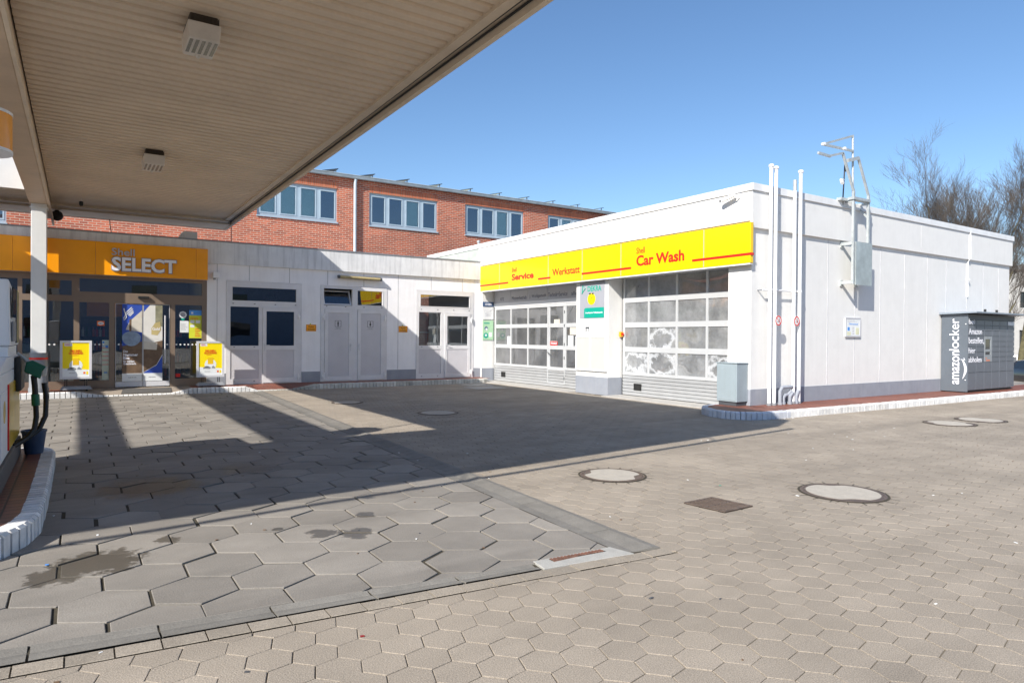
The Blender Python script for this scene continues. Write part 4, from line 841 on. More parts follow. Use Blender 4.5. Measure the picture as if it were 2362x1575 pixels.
# sectional doors
def gdoor(y0, y1, mull, rows, z_top, mats, name, label=None, wicket=None, head=None):
    holes = []
    ms = [y0]+mull+[y1]
    for a, b in zip(ms[:-1], ms[1:]):
        for r in rows:
            p = [a+(.03 if a != y0 else .07), b-(.03 if b != y1 else .07), r[0], r[1]]
            if wicket and a < (wicket[0]+wicket[1])/2 < b: p[0] = wicket[0]+.11; p[1] = wicket[1]-.11
            holes.append(tuple(p))
    mb = MB(); mb.grid('x', y0, y1, .545, z_top, XD, XD+.05, holes); dr_ = mb.build(name, 'alugf', wash, bevel=.004)
    for i, h_ in enumerate(holes):
        pane('x', h_[0], h_[1], h_[2], h_[3], XD+.02, mats(h_, i), dr_, th=.01)
    mb = MB()
    n = 6
    for i in range(n): z = .03+i*(.51/n); mb.hull([(XD+.05, y0, z), (XD+.05, y1, z), (XD+.05, y1, z+.51/n-.004), (XD+.05, y0, z+.51/n-.004)][::-1], [(XD+.006, y0, z+.004), (XD+.006, y1, z+.004), (XD-.002, y1, z+.51/n-.008), (XD-.002, y0, z+.51/n-.008)][::-1])
    mb.build('bottom_panel', 'alug', dr_)
    mb = MB(); mb.box(XD+.0, XD+.05, y0, y1, .0, .03); mb.box(XD+.03, XD+.07, y1, y1+.05, 0, 3.05); mb.box(XD+.03, XD+.07, y0-.05, y0, 0, 3.05); mb.build('rubber_seal', 'rubber', dr_)
    return dr_
RW2 = [(.62, 1.14), (1.27, 1.77), (1.90, 2.41), (2.54, 3.03)]
def m2(h_, i):
    col = round(((13.0-(h_[0]+h_[1])/2)/.93)-.5); row = min(range(4), key=lambda k: abs(RW2[k][0]-h_[2]))
    return 'foam' if (col, row) in ((0, 0), (1, 0), (3, 0), (1, 1)) else 'polyh'
gd2 = gdoor(9.30, 13.0, [10.23, 11.14, 12.07], RW2, 3.05, m2, 'wash_door')
RW1 = [(.62, 1.14), (1.26, 1.80), (1.92, 2.42)]
gd1 = gdoor(14.42, 19.40, [15.45, 16.33, 17.40, 18.39], RW1, 2.52, lambda h_, i: 'poly', 'workshop_door', wicket=(15.45, 16.33))
for gd, (ya, yb) in ((gd2, (12.30, 12.57)), (gd1, (18.70, 18.95))):
    mb = MB(); mb.grid('x', ya, yb, .17, .34, XD-.014, XD-.004, [(ya+.03, yb-.03, .20, .31)]); mb.box(XD-.006, XD+.002, ya+.03, yb-.03, .20, .31); mb.build('pull_handle', 'black', gd)
mb = MB(); mb.grid('x', 15.46, 16.32, .12, 2.46, XD-.016, XD-.002, [(15.50, 16.28, .56, 2.42), (15.485, 16.295, .14, .52)]); mb.build('wicket_frame', 'alugf', gd1, bevel=.003)
mb = MB()
for z in (2.25, 1.85, 1.3, .9, .3): mb.cyl((XD-.02, 15.48, z-.04), (XD-.02, 15.48, z+.04), .014, n=8)
mb.cyl((XD-.01, 16.24, 1.02), (XD-.05, 16.24, 1.02), .012); mb.cyl((XD-.05, 16.28, 1.06), (XD-.05, 16.14, .98), .012); mb.build('hinges_and_handle', 'dgrey', gd1)
# header band with lettering above the workshop door
mb = MB(); mb.box(XD-.01, XD+.04, 14.4, 19.45, 2.52, 2.645); mb.build('white_band', 'white', gd1)
cl = [19.45, 18.70, 17.69, 16.61, 15.60, 14.4]
hb = None
for (a, b, s_, w_, z_, h_) in ((19.44, 18.39, 'KFZ', .22, 2.72, .10), (18.39, 17.40, 'Meisterbetrieb', .85, 2.71, .12), (17.40, 16.33, 'J. Wohlgemuth', .89, 2.71, .13), (16.33, 15.34, 'Technik+Service', .94, 2.72, .13), (15.34, 14.4, 'alle', .26, 2.72, .11)):
    mb = MB(); mb.box(XD-.008, XD+.04, b+.006, a-.006, 2.65, 3.045); hb = mb.build('header_panel', 'bandgrey', gd1)
    ax = (a+b)/2+w_/2 if s_ != 'alle' else 15.18
    text(s_, 'x', ax, z_, w_, h_, XD-.009, 'letterdark', gd1, th=.002)
# papers on workshop door
def xsheet(name, label, y0, y1, z0, z1, m, x=XD+.016, cat='notice'):
    t = thing(name, label, cat, (x, (y0+y1)/2, z0)); mb = MB(); mb.box(x-.003, x, y0, y1, z0, z1); mb.build('sheet', m, t); return t
xsheet('paper_notice', 'white paper strip on the leftmost pane column of the workshop door', 18.43, 18.61, 1.25, 1.53, 'paper')
xsheet('paper_notice', 'cream paper slip in the top pane of the wicket door', 15.75, 16.03, 1.92, 2.04, 'postercream')
t = xsheet('red_sticker', 'red and white sticker on the middle pane of the wicket door', 15.86, 16.21, 1.27, 1.39, 'red'); mb = MB(); mb.box(XD+.0125, XD+.0135, 15.87, 16.20, 1.375, 1.385); mb.build('edge', 'paper', t); text('Feinstaub', 'x', 16.18, 1.30, .30, .055, XD+.012, 'letterwhite', t, th=.001, bold=.03)
xsheet('paper_notice', 'white printed sheet on the right pane of the workshop door, upper of two', 14.95, 15.26, 1.58, 1.79, 'postercream')
xsheet('paper_notice', 'plain white sheet on the right pane of the workshop door, lower of two', 15.10, 15.34, 1.26, 1.56, 'paper')
# big yellow sign
sg = thing('wash_sign', 'long bright yellow sign over the roller doors reading Service Werkstatt and Car Wash', 'sign', (XW, 14, 3.0))
sx = 11.30; k = sx/11.41; ze = lambda z: 1.5+(z-1.5)*k
sy = [8.60, 9.80, 12.42, 13.94, 15.48, 18.13, 19.35]; zt, zb = 3.85, 3.03
parts('panel', 'yellowlit', sg, [(sx, XW-.068, a+.008, b-.008, zb, zt) for a, b in zip(sy[:-1], sy[1:])], bevel=.006)
parts('seam', 'signgrey', sg, [(sx-.003, XW-.07, a-.007, a+.007, zb+.002, zt-.002) for a in sy[1:-1]])
mb = MB(); mb.box(sx+.006, XD, 8.62, 19.33, zb-.03, zb-.001) if False else mb.box(sx+.01, XW-.07, 8.62, 19.33, zb-.028, zb-.002); mb.build('soffit', 'white', sg)
parts('stripe', 'red', sg, [(sx-.006, sx-.0005, b, a, 3.185, 3.235) for a, b in ((19.345, 17.60), (15.98, 15.37), (13.95, 12.05), (10.12, 8.598))]+[(sx, XW-.07, 8.592, 8.5995, 3.185, 3.235)])
text('Shell', 'x', 17.40, 3.515, .27, .14, sx, 'red', sg, th=.004, bold=.01)
text('Service', 'x', 17.40, 3.255, 1.19, .205, sx, 'red', sg, th=.004, bold=.035)
text('Werkstatt', 'x', 15.28, 3.245, 1.24, .20, sx, 'red', sg, th=.004, bold=.018)
text('Shell', 'x', 11.87, 3.53, .29, .15, sx, 'red', sg, th=.004, bold=.01)
text('Car Wash', 'x', 11.87, 3.23, 1.52, .26, sx, 'red', sg, th=.004, bold=.03)
mb = MB()
for y_ in (17.5, 11.6): mb.cyl((sx+.06, y_, zt), (sx+.06, y_, zt+.04), .012)
mb.build('lifting_eye', 'steel', sg)
# soffit between sign and doors belongs to the building
mb = MB(); mb.box(XW-.07+.003, XD, 9.27, 13.05, 3.045, 3.069); mb.box(XW-.067, XD, 14.37, 19.47, 3.045, 3.069); mb.build('door_soffit', 'wall', wash)
# inspection sign
t = thing('inspection_sign', 'grey and teal sign with a yellow face on the pillar between the roller doors', 'sign', (XW, 13.7, 2.02)); x = XW-.014
mb = MB(); mb.box(x, XW-.001, 13.20, 14.21, 2.02, 2.99); mb.build('board', 'signgrey', t)
text('DEKRA', 'x', 13.88, 2.735, .56, .145, x, 'teal', t, th=.003, bold=.025)
mb = MB(); mb.tube([(x-.004, 14.10, 2.69), (x-.004, 14.08, 2.91), (x-.004, 13.97, 2.82), (x-.004, 14.12, 2.69)], .014, 6); mb.build('triangle_logo', 'teal', t)
mb = MB(); mb.hull([(x-.001, 13.715+.16*math.cos(a), 2.53+.155*math.sin(a)) for a in np.linspace(0, 6.28, 24, endpoint=False)][::-1], [(x-.004, 13.715+.16*math.cos(a), 2.53+.155*math.sin(a)) for a in np.linspace(0, 6.28, 24, endpoint=False)][::-1]); mb.build('yellow_disc', 'yellow', t)
mb = MB(); mb.box(x-.008, x-.004, 13.74, 13.81, 2.655, 2.69); mb.box(x-.008, x-.004, 13.63, 13.70, 2.655, 2.69); mb.box(x-.008, x-.004, 13.69, 13.74, 2.56, 2.575); mb.build('marks', 'black', t)
mb = MB(); mb.hull([(x-.001, 14.02, 2.03), (x-.001, 13.21, 2.03), (x-.001, 13.21, 2.30), (x-.001, 13.97, 2.30), (x-.001, 14.02, 2.26)], [(x-.004, 14.02, 2.03), (x-.004, 13.21, 2.03), (x-.004, 13.21, 2.30), (x-.004, 13.97, 2.30), (x-.004, 14.02, 2.26)]); mb.build('teal_field', 'teal', t)
text('Anerkannter Prüfstützpunkt', 'x', 13.96, 2.135, .70, .055, x-.004, 'letterwhite', t, th=.002, bold=.03)
t = thing('service_notice', 'white Technik & Service notice with faint print on the pillar under the grey sign', 'notice', (XW, 13.7, 1.56)); x = XW-.012
mb = MB(); mb.box(x, XW-.001, 13.10, 14.33, 1.56, 2.01); mb.build('board', 'white', t)
text('Technik & Service', 'x', 13.98, 1.915, .56, .055, x, 'winframe', t, th=.001)
mb = MB(); mb.box(x-.002, x, 13.80, 13.96, 1.74, 1.79); mb.box(x-.002, x, 13.92, 13.955, 1.66, 1.74); mb.box(x-.002, x, 13.80, 13.83, 1.66, 1.74); mb.box(x-.002, x, 13.84, 13.92, 1.69, 1.70); mb.build('drawing', 'dgrey', t)
mb = MB()
for i in range(6): mb.box(x-.001, x, 13.42-.04*random.random(), 13.72, 1.63+.04*i, 1.64+.04*i)
mb.build('faint_print', 'bandgrey', t)
t = thing('display_case', 'pair of empty pale display cases framed in white on the pillar between the roller doors', 'display case', (XW, 13.7, .63)); x = XW-.05
mb = MB(); mb.grid('x', 13.08, 14.34, .62, 1.54, x, XW-.001, [(13.12, 13.70, .66, 1.50), (13.745, 14.31, .66, 1.50)]); mb.build('frame', 'white', t, bevel=.004)
for a, b in ((13.12, 13.70), (13.745, 14.31)): mb = MB(); mb.box(x+.01, x+.02, a, b, .66, 1.50); mb.build('pane', 'caseglass', t)
# emergency button on reveal
t = thing('stop_button', 'small yellow and red emergency stop button beside the wash door', 'button', (11.88, 13.04, 1.55)); mb = MB(); mb.box(11.82, 11.90, 12.97, 13.037, 1.53, 1.66); mb.build('box', 'yelloworange', t); mb = MB(); mb.cyl((11.86, 12.97, 1.6), (11.86, 12.93, 1.6), .03); mb.build('knob', 'red', t)
# items on left reveal
yr = 19.457
t = thing('pane_sign', 'dark blue plate reading SCHEIBEN at the left reveal of the workshop door', 'sign', (11.65, yr, 2.53)); mb = MB(); mb.box(11.40+.07, 11.90, yr-.012, yr, 2.53, 2.69); mb.build('plate', 'navy', t); text('SCHEIBEN', 'y', 11.56, 2.575, .25, .07, yr-.012, 'letterwhite', t, th=.002, bold=.02)
t = thing('map_notice', 'white notice with a faint map under the dark blue plate', 'notice', (11.68, yr, 2.1)); mb = MB(); mb.box(11.475, 11.9, yr-.008, yr, 2.10, 2.51); mb.build('sheet', 'white', t)
mb = MB()
for i in range(9):
    p = [(random.uniform(11.5, 11.88), random.uniform(2.14, 2.48)) for _ in range(3)]; mb.tube([(a, yr-.009, b) for a, b in p], .003, 4)
mb.build('map_lines', 'bandgrey', t)
t = thing('green_poster', 'pale green poster with two round figures at the left reveal of the workshop door', 'poster', (11.66, yr, 1.4)); mb = MB(); mb.box(11.475, 11.895, yr-.008, yr, 1.40, 2.06); mb.build('sheet', 'green', t)
mb = MB(); mb.box(11.52, 11.74, yr-.01, yr-.008, 1.95, 1.985); mb.cyl((11.60, yr-.008, 1.55), (11.60, yr-.010, 1.55), .095, n=16); mb.build('teal_print', 'teal', t)
mb = MB(); mb.cyl((11.61, yr-.008, 1.79), (11.61, yr-.010, 1.79), .07, n=16); mb.build('blue_print', 'navy', t); mb = MB(); mb.cyl((11.62, yr-.010, 1.76), (11.62, yr-.012, 1.76), .045, n=14); mb.cyl((11.60, yr-.010, 1.56), (11.60, yr-.012, 1.56), .04, n=14); mb.box(11.72, 11.84, yr-.01, yr-.008, 1.5, 1.66); mb.build('white_print', 'paper', t)
# security camera at parapet
t = thing('security_camera', 'white bullet camera under the parapet at the building corner', 'camera', (11.3, 9.0, 4.4)); mb = MB(); mb.hull([(11.22, 9.30, 4.34), (11.28, 9.33, 4.34), (11.30, 9.33, 4.41), (11.24, 9.30, 4.41)], [(11.25, 8.98, 4.42), (11.32, 9.0, 4.42), (11.33, 9.0, 4.49), (11.27, 8.98, 4.49)]); mb.build('body', 'white', t, bevel=.01); mb = MB(); mb.tube([(XW-.066, 8.95, 4.40), (11.3, 8.98, 4.40), (11.29, 9.05, 4.44)], .015); mb.build('arm', 'white', t)
mb = MB(); mb.box(11.235, 11.29, 9.318, 9.34, 4.35, 4.40); mb.build('lens', 'black', t)
# grey cabinet at corner
t = thing('meter_cabinet', 'blue-grey metal cabinet standing at the corner beside the wash door', 'cabinet', (11.3, 8.98, ZP))
mb = MB(); mb.hull([(11.10, 8.75, .22), (11.445, 8.75, .22), (11.445, 9.25, .22), (11.10, 9.25, .22)], [(11.10, 8.75, .995), (11.445, 8.75, .995), (11.445, 9.25, .995), (11.10, 9.25, .995)]); mb.build('housing', 'cabinet', t, bevel=.008)
mb = MB(); mb.box(11.085, 11.446, 8.735, 9.265, .997, 1.015); mb.build('lid', 'cabinet', t, bevel=.004); mb = MB(); mb.box(11.13, 11.44, 8.78, 9.22, ZP, .218); mb.build('base', 'dgrey', t)
mb = MB(); mb.box(11.094, 11.099, 8.78, 9.22, .25, .96); mb.build('door', 'cabinet', t, bevel=.002)
# ------------------------------------------------------------------ vent pipes
yp = YC-.17
def vent(x, ztop, cap, lab, r=.038):
    t = thing('vent_pipe', lab, 'pipe', (x, yp, ZP), 'white vent pipes on the side wall'); mb = MB(); mb.cyl((x, yp, ZP), (x, yp, ztop), r, n=16); mb.build('pipe', 'white', t, smooth=True)
    mb = MB(); 
    if cap == 'flue': mb.cyl((x, yp, ztop), (x, yp, ztop+.22), r*1.05, n=16)
    else: mb.lathe((x, yp, ztop), [(r*1.4, -.01), (r*1.5, .02), (r*1.3, .04), (r*.4, .055)], 16)
    mb.build('cap', 'steel' if cap == 'flue' else 'white', t, smooth=True)
    mb = MB(); mb.cyl((x, yp, ZP-.0), (x, yp, ZP+.05), r*1.35, n=14); mb.build('collar', 'mgrey', t)
    return t
vent(11.84, 5.02, 'm', 'tall white vent pipe nearest the building corner'); vent(12.00, 5.0, 'm', 'tall white vent pipe carrying the left round sign')
vent(12.64, 4.63, 'flue', 'white vent pipe with a bare steel top carrying the right round sign'); vent(12.84, 5.04, 'm', 'tall white vent pipe farthest right of the four')
t = thing('pipe_rail', 'horizontal white rail clamping the four vent pipes to the wall', 'rail', (12.25, yp, 2.5)); mb = MB(); mb.cyl((11.66, yp+.055, 2.50), (12.92, yp+.055, 2.52), .018, n=8); mb.build('rail', 'white', t)
for x in (11.66, 12.9): mb = MB(); mb.cyl((x, yp+.055, 2.5), (x, YC, 2.5), .015, n=8); mb.build('wall_bracket', 'mgrey', t)
for x in (11.84, 12.0, 12.64, 12.84): mb = MB(); mb.cyl((x, yp, 2.49), (x, yp, 2.53), .046, n=14); mb.build('clamp', 'white', t)
t = thing('fill_pipes', 'cluster of bent painted pipes at the foot of the vent pipes', 'pipe', (12.4, yp, ZP))
for pts in ([(12.2, yp, ZP), (12.2, yp, .42), (12.26, yp, .5), (12.6, yp, .5)], [(12.34, yp+.02, ZP), (12.34, yp+.02, .28), (12.40, yp+.02, .33), (12.5, yp+.02, .33), (12.58, yp, .42)], [(12.5, yp-.02, ZP), (12.5, yp-.02, .3), (12.6, yp-.02, .38)], [(12.72, yp-.02, ZP), (12.72, yp-.02, .3), (12.8, yp-.02, .42)]):
    mb = MB(); mb.tube(pts, .038, 12); mb.lathe((pts[0][0], pts[0][1], ZP), [(.05, 0), (.05, .05)], 12); mb.build('pipe', 'mgrey' if 0 else 'plinth', t, smooth=True)
for x, lab in ((12.04, 'round no-smoking sign on the left pair of vent pipes'), (12.665, 'round no-smoking sign on the right pair of vent pipes')):
    z = 1.88; yy = yp-.05; t = thing('prohibition_sign', lab, 'sign', (x, yy, z-.11), 'round red and white prohibition signs')
    mb = MB(); mb.cyl((x, yy, z), (x, yy-.006, z), .108, n=32); mb.build('disc', 'white', t)
    mb = MB(); 
    for i in range(32):
        a, b = 2*math.pi*i/32, 2*math.pi*(i+1)/32; c = lambda r_, aa: (x+r_*math.cos(aa), yy-.0085, z+r_*math.sin(aa)); mb.poly([c(.078, a), c(.078, b), c(.102, b), c(.102, a)][::-1])
    mb.bar((x-.055, yy-.007, z+.055), (x+.055, yy-.007, z-.055), .018, .004); mb.build('red_ring', 'red', t)
    mb = MB(); mb.bar((x-.05, yy-.0065, z-.02), (x+.04, yy-.0065, z-.02), .012, .003); mb.tube([(x+.03, yy-.007, z-.01), (x+.035, yy-.007, z+.03), (x+.02, yy-.007, z+.05)], .006, 5); mb.build('cigarette', 'black', t)
    mb = MB(); mb.box(x-.03, x+.03, yy, yy+.02, z-.02, z+.02); mb.build('bracket', 'steel', t)
# notice on side wall
t = thing('wash_notice', 'weathered notice board with faded blue writing on the white side wall', 'notice', (15.13, YC, 1.57))
mb = MB(); mb.box(14.82, 15.44, YC-.03, YC-.001, 1.57, 2.0); mb.build('board', 'paper', t); mb = MB(); mb.grid('y', 14.81, 15.45, 1.56, 2.01, YC-.036, YC-.03, [(14.84, 15.42, 1.59, 1.98)]); mb.build('frame', 'bandgrey', t)
text('Ölwechsel', 'y', 14.95, 1.845, .38, .045, YC-.031, 'bluel', t, th=.001, bold=.02)
mb = MB(); greek(mb, 14.9, 15.38, 1.90, 1.96, YC-.031, 2, .25); greek(mb, 15.1, 15.18, 1.62, 1.80, YC-.031, 5); mb.build('print', 'bandgrey', t)
parts('pale_box', mat('pale_yellow', (.7, .7, .5), .6), t, [(14.88, 15.04, YC-.032, YC-.03, 1.6, 1.68), (15.24, 15.38, YC-.032, YC-.03, 1.62, 1.78)]); mb = MB(); mb.box(14.9, 14.99, YC-.032, YC-.03, 1.71, 1.79); mb.build('blue_mark', 'bluel', t)
# ------------------------------------------------------------------ steel frame on the wall
t = thing('steel_mast_frame', 'galvanised steel frame with bent arms rising above the side wall', 'frame', (15.0, YC-.28, 2.74)); ym = YC-.28
for x, top, kx, kz in ((14.66, 4.85, 14.21, 5.64), (15.27, 4.82, 14.83, 5.63)):
    mb = MB(); mb.bar((x, ym, 2.76), (x, ym, top), .055, .05); mb.bar((x, ym, top), (kx, ym, kz), .045, .05); mb.build('post', 'steel', t)
mb = MB(); mb.bar((14.22, ym, 5.64), (13.72, ym, 5.50), .045, .05); mb.bar((13.74, ym, 5.49), (13.25, ym-.02, 5.49), .045, .05); mb.build('bent_arm', 'steel', t)
mb = MB(); mb.bar((14.83, ym, 5.62), (14.40, ym, 5.50), .06, .08); mb.build('cross_head', 'steel', t)
mb = MB(); mb.cyl((14.70, ym+.04, 4.5), (14.67, ym+.04, 6.12), .024, n=10); mb.build('tube_mast', 'steel', t)
mb = MB(); mb.bar((14.68, ym+.04, 6.11), (13.49, ym+.02, 5.72), .035, .045); mb.bar((13.49, ym+.02, 5.72), (14.66, ym+.03, 5.76), .04, .045); mb.build('triangle_arm', 'steel', t)
mb = MB()
for c in ((13.48, ym, 5.72), (14.26, ym, 5.745)): mb.cyl((c[0], c[1]-.04, c[2]), (c[0], c[1]+.04, c[2]), .032, n=14)
mb.build('pulley', 'white', t)
mb = MB(); mb.bar((14.50, ym+.12, 5.45), (14.56, ym+.2, 4.55), .022); mb.box(14.5, 14.56, ym+.1, ym+.14, 5.3, 5.38); mb.build('inner_strut', 'dgrey', t)
mb = MB(); mb.box(14.60, 15.28, ym-.05, ym+.1, 4.66, 4.72); mb.box(14.35, 14.6, ym+.1, ym+.22, 4.64, 4.70); mb.build('cross_shelf', 'steel', t)
mb = MB(); mb.box(14.70, 15.37, ym-.045, ym-.03, 2.74, 3.72); mb.build('cover_plate', 'steelp', t)
for z in (3.68, 2.80):
    for x in (14.66, 15.27): mb = MB(); mb.bar((x-.02, ym, z), (x-.02, YC if z < 3.7 else YC-.06, z), .05, .07); mb.build('wall_bracket', 'steel', t)
    mb = MB(); mb.box(14.60, 14.70, YC-.03, YC-.001, z-.08, z+.06); mb.box(15.2, 15.3, YC-.03, YC-.001, z-.08, z+.06); mb.build('wall_plate', 'steel', t)
mb = MB(); mb.bar((14.66, ym, 4.62), (14.66, YC+.05, 4.66), .05, .05); mb.bar((15.27, ym, 4.62), (15.27, YC+.05, 4.66), .05, .05); mb.bar((15.27, ym, 4.3), (15.27, YC+.0, 4.62), .03, .04); mb.build('roof_brace', 'steel', t)
mb = MB(); mb.cyl((14.32, ym+.1, 5.08), (14.24, ym+.02, 4.98), .03, .04, n=12); mb.cyl((14.45, ym+.12, 5.1), (14.33, ym+.1, 5.08), .02, n=8); mb.build('lamp', 'white', t)
# ------------------------------------------------------------------ parcel locker
yl = 8.04
t = thing('parcel_locker', 'dark grey parcel locker with white lettering against the side wall', 'parcel locker', (20.8, 8.3, ZP))
mb = MB(); mb.box(19.40, 22.23, yl+.03, YC-.02, ZP+.06, 2.18); mb.build('body', 'locker', t, bevel=.006)
mb = MB(); mb.box(19.385, 19.399, yl-.0, YC-.02, ZP+.02, 2.19); mb.build('side_panel', 'locker', t)
mb = MB(); mb.box(19.45, 22.2, yl+.08, YC-.06, ZP, ZP+.058); mb.build('base', 'black', t)
mb = MB(); mb.hull([(19.28, yl-.24, 2.215), (22.62, yl-.24, 2.215), (22.62, YC-.01, 2.19), (19.28, YC-.01, 2.19)], [(19.28, yl-.24, 2.25), (22.62, yl-.24, 2.25), (22.62, YC-.01, 2.24), (19.28, YC-.01, 2.24)]); mb.build('roof_plate', mat('locker_roof', (.24, .28, .33), .4), t)
mb = MB(); mb.box(19.41, 22.22, yl, yl+.028, 2.045, 2.185); mb.build('header', 'dgrey', t)
cx = [19.41, 19.87, 20.34, 20.80, 21.27, 21.74, 22.22]; rz = [2.04, 1.90, 1.76, 1.62, 1.48, 1.34, 1.20, 1.06, .93, .66, .20]
for i in range(6):
    for j in range(10):
        if i == 2 and 3 <= j <= 7: continue
        mb = MB(); mb.box(cx[i]+.012, cx[i+1]-.012, yl, yl+.028, rz[j+1]+.005, rz[j]-.005); mb.build('locker_door', 'lockerf', t)
mb = MB()
for c in cx[1:-1]: mb.box(c-.011, c+.011, yl+.006, yl+.029, .2, 2.04)
mb.build('divider', mat('locker_divider', (.22, .25, .29), .4), t)
mb = MB(); mb.grid('y', 20.355, 20.785, .935, 1.615, yl-.004, yl+.028, [(20.39, 20.70, 1.27, 1.54), (20.39, 20.70, 1.12, 1.2)]); mb.build('console', mat('console', (.26, .28, .3), .35), t, bevel=.006)
mb = MB(); mb.box(20.39, 20.70, yl+.01, yl+.02, 1.27, 1.54); mb.box(20.39, 20.70, yl+.01, yl+.02, 1.12, 1.2); mb.build('screen', 'darkglass', t); mb = MB(); mb.box(20.44, 20.66, yl-.007, yl-.0045, .955, .98); mb.box(20.40, 20.5, yl-.007, yl-.0045, 1.02, 1.035); mb.build('orange_label', 'orange', t)
mb = MB(); mb.box(21.79, 22.2, yl-.003, yl-.0005, 1.93, 2.03); mb.build('white_label', 'paper', t)
for x in (20.1, 20.8): mb = MB(); mb.cyl((x, yl-.1, 2.25), (x, yl-.1, 2.33), .03, n=10); mb.build('roof_stud', 'black', t)
text('bei', 'y', 19.43, 1.93, .31, .13, yl, 'letterwhite', t, th=.003, bold=.006)
text('Amazon', 'y', 19.43, 1.665, .75, .155, yl, 'letterwhite', t, th=.003, bold=.006)
text('bestellen,', 'y', 19.43, 1.395, .88, .19, yl, 'letterwhite', t, th=.003, bold=.006)
text('hier', 'y', 19.43, 1.165, .38, .15, yl, 'letterwhite', t, th=.003, bold=.006)
text('abholen', 'y', 19.43, .925, .75, .15, yl, 'letterwhite', t, th=.003, bold=.006)
# side lettering reads upward: baseline to the right (nearer the front edge)
def side_text(s_, z0, L, ybase, hgt, bold):
    cu = bpy.data.curves.new('lettering', 'FONT'); cu.body = s_; cu.size = 1; cu.extrude = .01; cu.offset = bold; ob = bpy.data.objects.new('lettering', cu)
    me = bpy.data.meshes.new_from_object(ob); bpy.data.objects.remove(ob)
    n = len(me.vertices); V = np.empty(n*3); me.vertices.foreach_get('co', V); V = V.reshape(-1, 3)
    x0, x1, y0, y1 = V[:, 0].min(), V[:, 0].max(), V[:, 1].min(), V[:, 1].max()
    W = np.stack([np.full(n, 19.385)-(V[:, 2]+.01)/.02*.003, ybase+(V[:, 1]-y0)/(y1-y0)*hgt, z0+(V[:, 0]-x0)/(x1-x0)*L], 1)-np.array(ORG[t.name])
    me.vertices.foreach_set('co', W.ravel()); me.materials.append(M['letterwhite']); me.update()
    o = bpy.data.objects.new('lettering', me); COL.objects.link(o); o.parent = t; ORG[o.name] = ORG[t.name]
side_text('amazon', .35, .87, 8.235, .165, .008)
side_text('locker', 1.235, .84, 8.25, .23, .0)
mb = MB(); P = [(19.380, 8.155+.0-.07*math.sin(u*math.pi), .50+.48*u) for u in np.linspace(0, 1, 12)]; mb.tube(P, [.006+.026*math.sin(min(1, u*1.1)*math.pi*.85) for u in np.linspace(0, 1, 12)], 8); mb.tube([(19.38, 8.13, 1.04), (19.38, 8.10, .99), (19.38, 8.20, 1.0)], .01, 6); mb.build('smile_logo', 'letterwhite', t)
mb = MB()
for z in (.47, 1.93): mb.cyl((19.386, 8.09, z), (19.375, 8.09, z), .013, n=10)
mb.build('bolt', 'white', t)
# ------------------------------------------------------------------ canopy
ZC = 4.90; XE = 3.88; YB_ = 22.5; Y0 = 4.6; XL = -10.
can = thing('forecourt_canopy', 'large flat forecourt canopy with ribbed underside', 'canopy', (-.77, 19.0, 0))
mb = MB()   # trapezoid ribs parallel to x
def ribs(x0, x1, y0, y1):
    pitch = .205; y = y0
    prof = [(0, 0), (.125, 0), (.14, .05), (.185, .05)]
    k = len(mb.v); rows = []
    while y < y1:
        for dy, dz in prof:
            if y+dy < y1: rows.append((y+dy, ZC+dz))
        y += pitch
    rows.append((y1, ZC))
    for (yy, zz) in rows: mb.v += [(x0, yy, zz), (x1, yy, zz)]
    for i in range(len(rows)-1): mb.face([k+2*i, k+2*i+2, k+2*i+3, k+2*i+1])
ribs(-.60, 3.58, Y0+.3, 21.0)
mb.build('ribbed_ceiling', 'ceil', can)
mb = MB(); ribs(-9.7, -.96, Y0+.3, 6.5); mb.build('ribbed_ceiling', 'ceil', can)
mb = MB(); ribs(-9.7, -.96, 18.7, 21.0); mb.build('ribbed_ceiling', 'ceil', can)
def deck(x0, x1, ya, yb, y1, z0=ZC+.08, z1=5.45): q = [(x0, ya), (x1, yb), (x1, y1), (x0, y1)]; MB().hull([(x, y, z0) for x, y in q], [(x, y, z1) for x, y in q]).build('roof_deck', 'ceilflat', can)
deck(-.60, XE-.02, 4.3, 4.8, YB_-.1); deck(-9.9, -.96, 3.2, 4.2, 6.5); deck(-9.9, -.96, 18.7, 18.7, YB_-.1)
mb = MB()   # soffit trims: right edge channel, back edge
mb.box(3.58, 3.70, Y0, YB_-.3, 4.865, ZC+.08); mb.box(3.70, 3.80, Y0, YB_-.1, 4.90, ZC+.10); 
mb.box(XL, 3.70, 21.0, 21.35, 4.84, ZC+.08); mb.box(XL, XE-.09, 21.35, YB_-.1, 4.80, ZC+.1)
mb.build('soffit_trim', 'ceilflat', can)
mb = MB(); mb.box(XE-.07, XE, Y0, YB_, 4.79, 5.58); mb.box(XL, XE-.07, YB_-.08, YB_, 4.79, 5.58); mb.box(XL, XL+.07, Y0+.07, YB_-.08, 4.79, 5.58)
fy = lambda x: 3.55+.107*(x+2.67)
mb.hull([(XL, fy(XL), 4.79), (XE, fy(XE), 4.79), (XE, fy(XE)+.9, 4.79), (XL, fy(XL)+.9, 4.79)], [(XL, fy(XL), 5.58), (XE, fy(XE), 5.58), (XE, fy(XE)+.9, 5.58), (XL, fy(XL)+.9, 5.58)]); mb.build('edge_fascia', 'ceilflat', can)
mb = MB(); mb.cyl((XE-.085, Y0, 4.88), (XE-.085, YB_-.2, 4.88), .012); mb.cyl((3.71, Y0, 4.872), (3.71, YB_-.2, 4.872), .010); mb.build('cable', 'black', can)
mb = MB(); mb.box(-.96, -.62, Y0+.07, 21.2, 4.50, 5.40); mb.build('main_beam', 'beam', can, bevel=.01)
mb = MB(); mb.box(-.62+.002, -.575, Y0+.07, 22.4, 4.49, 4.60); mb.build('beam_flange', 'ceilflat', can)
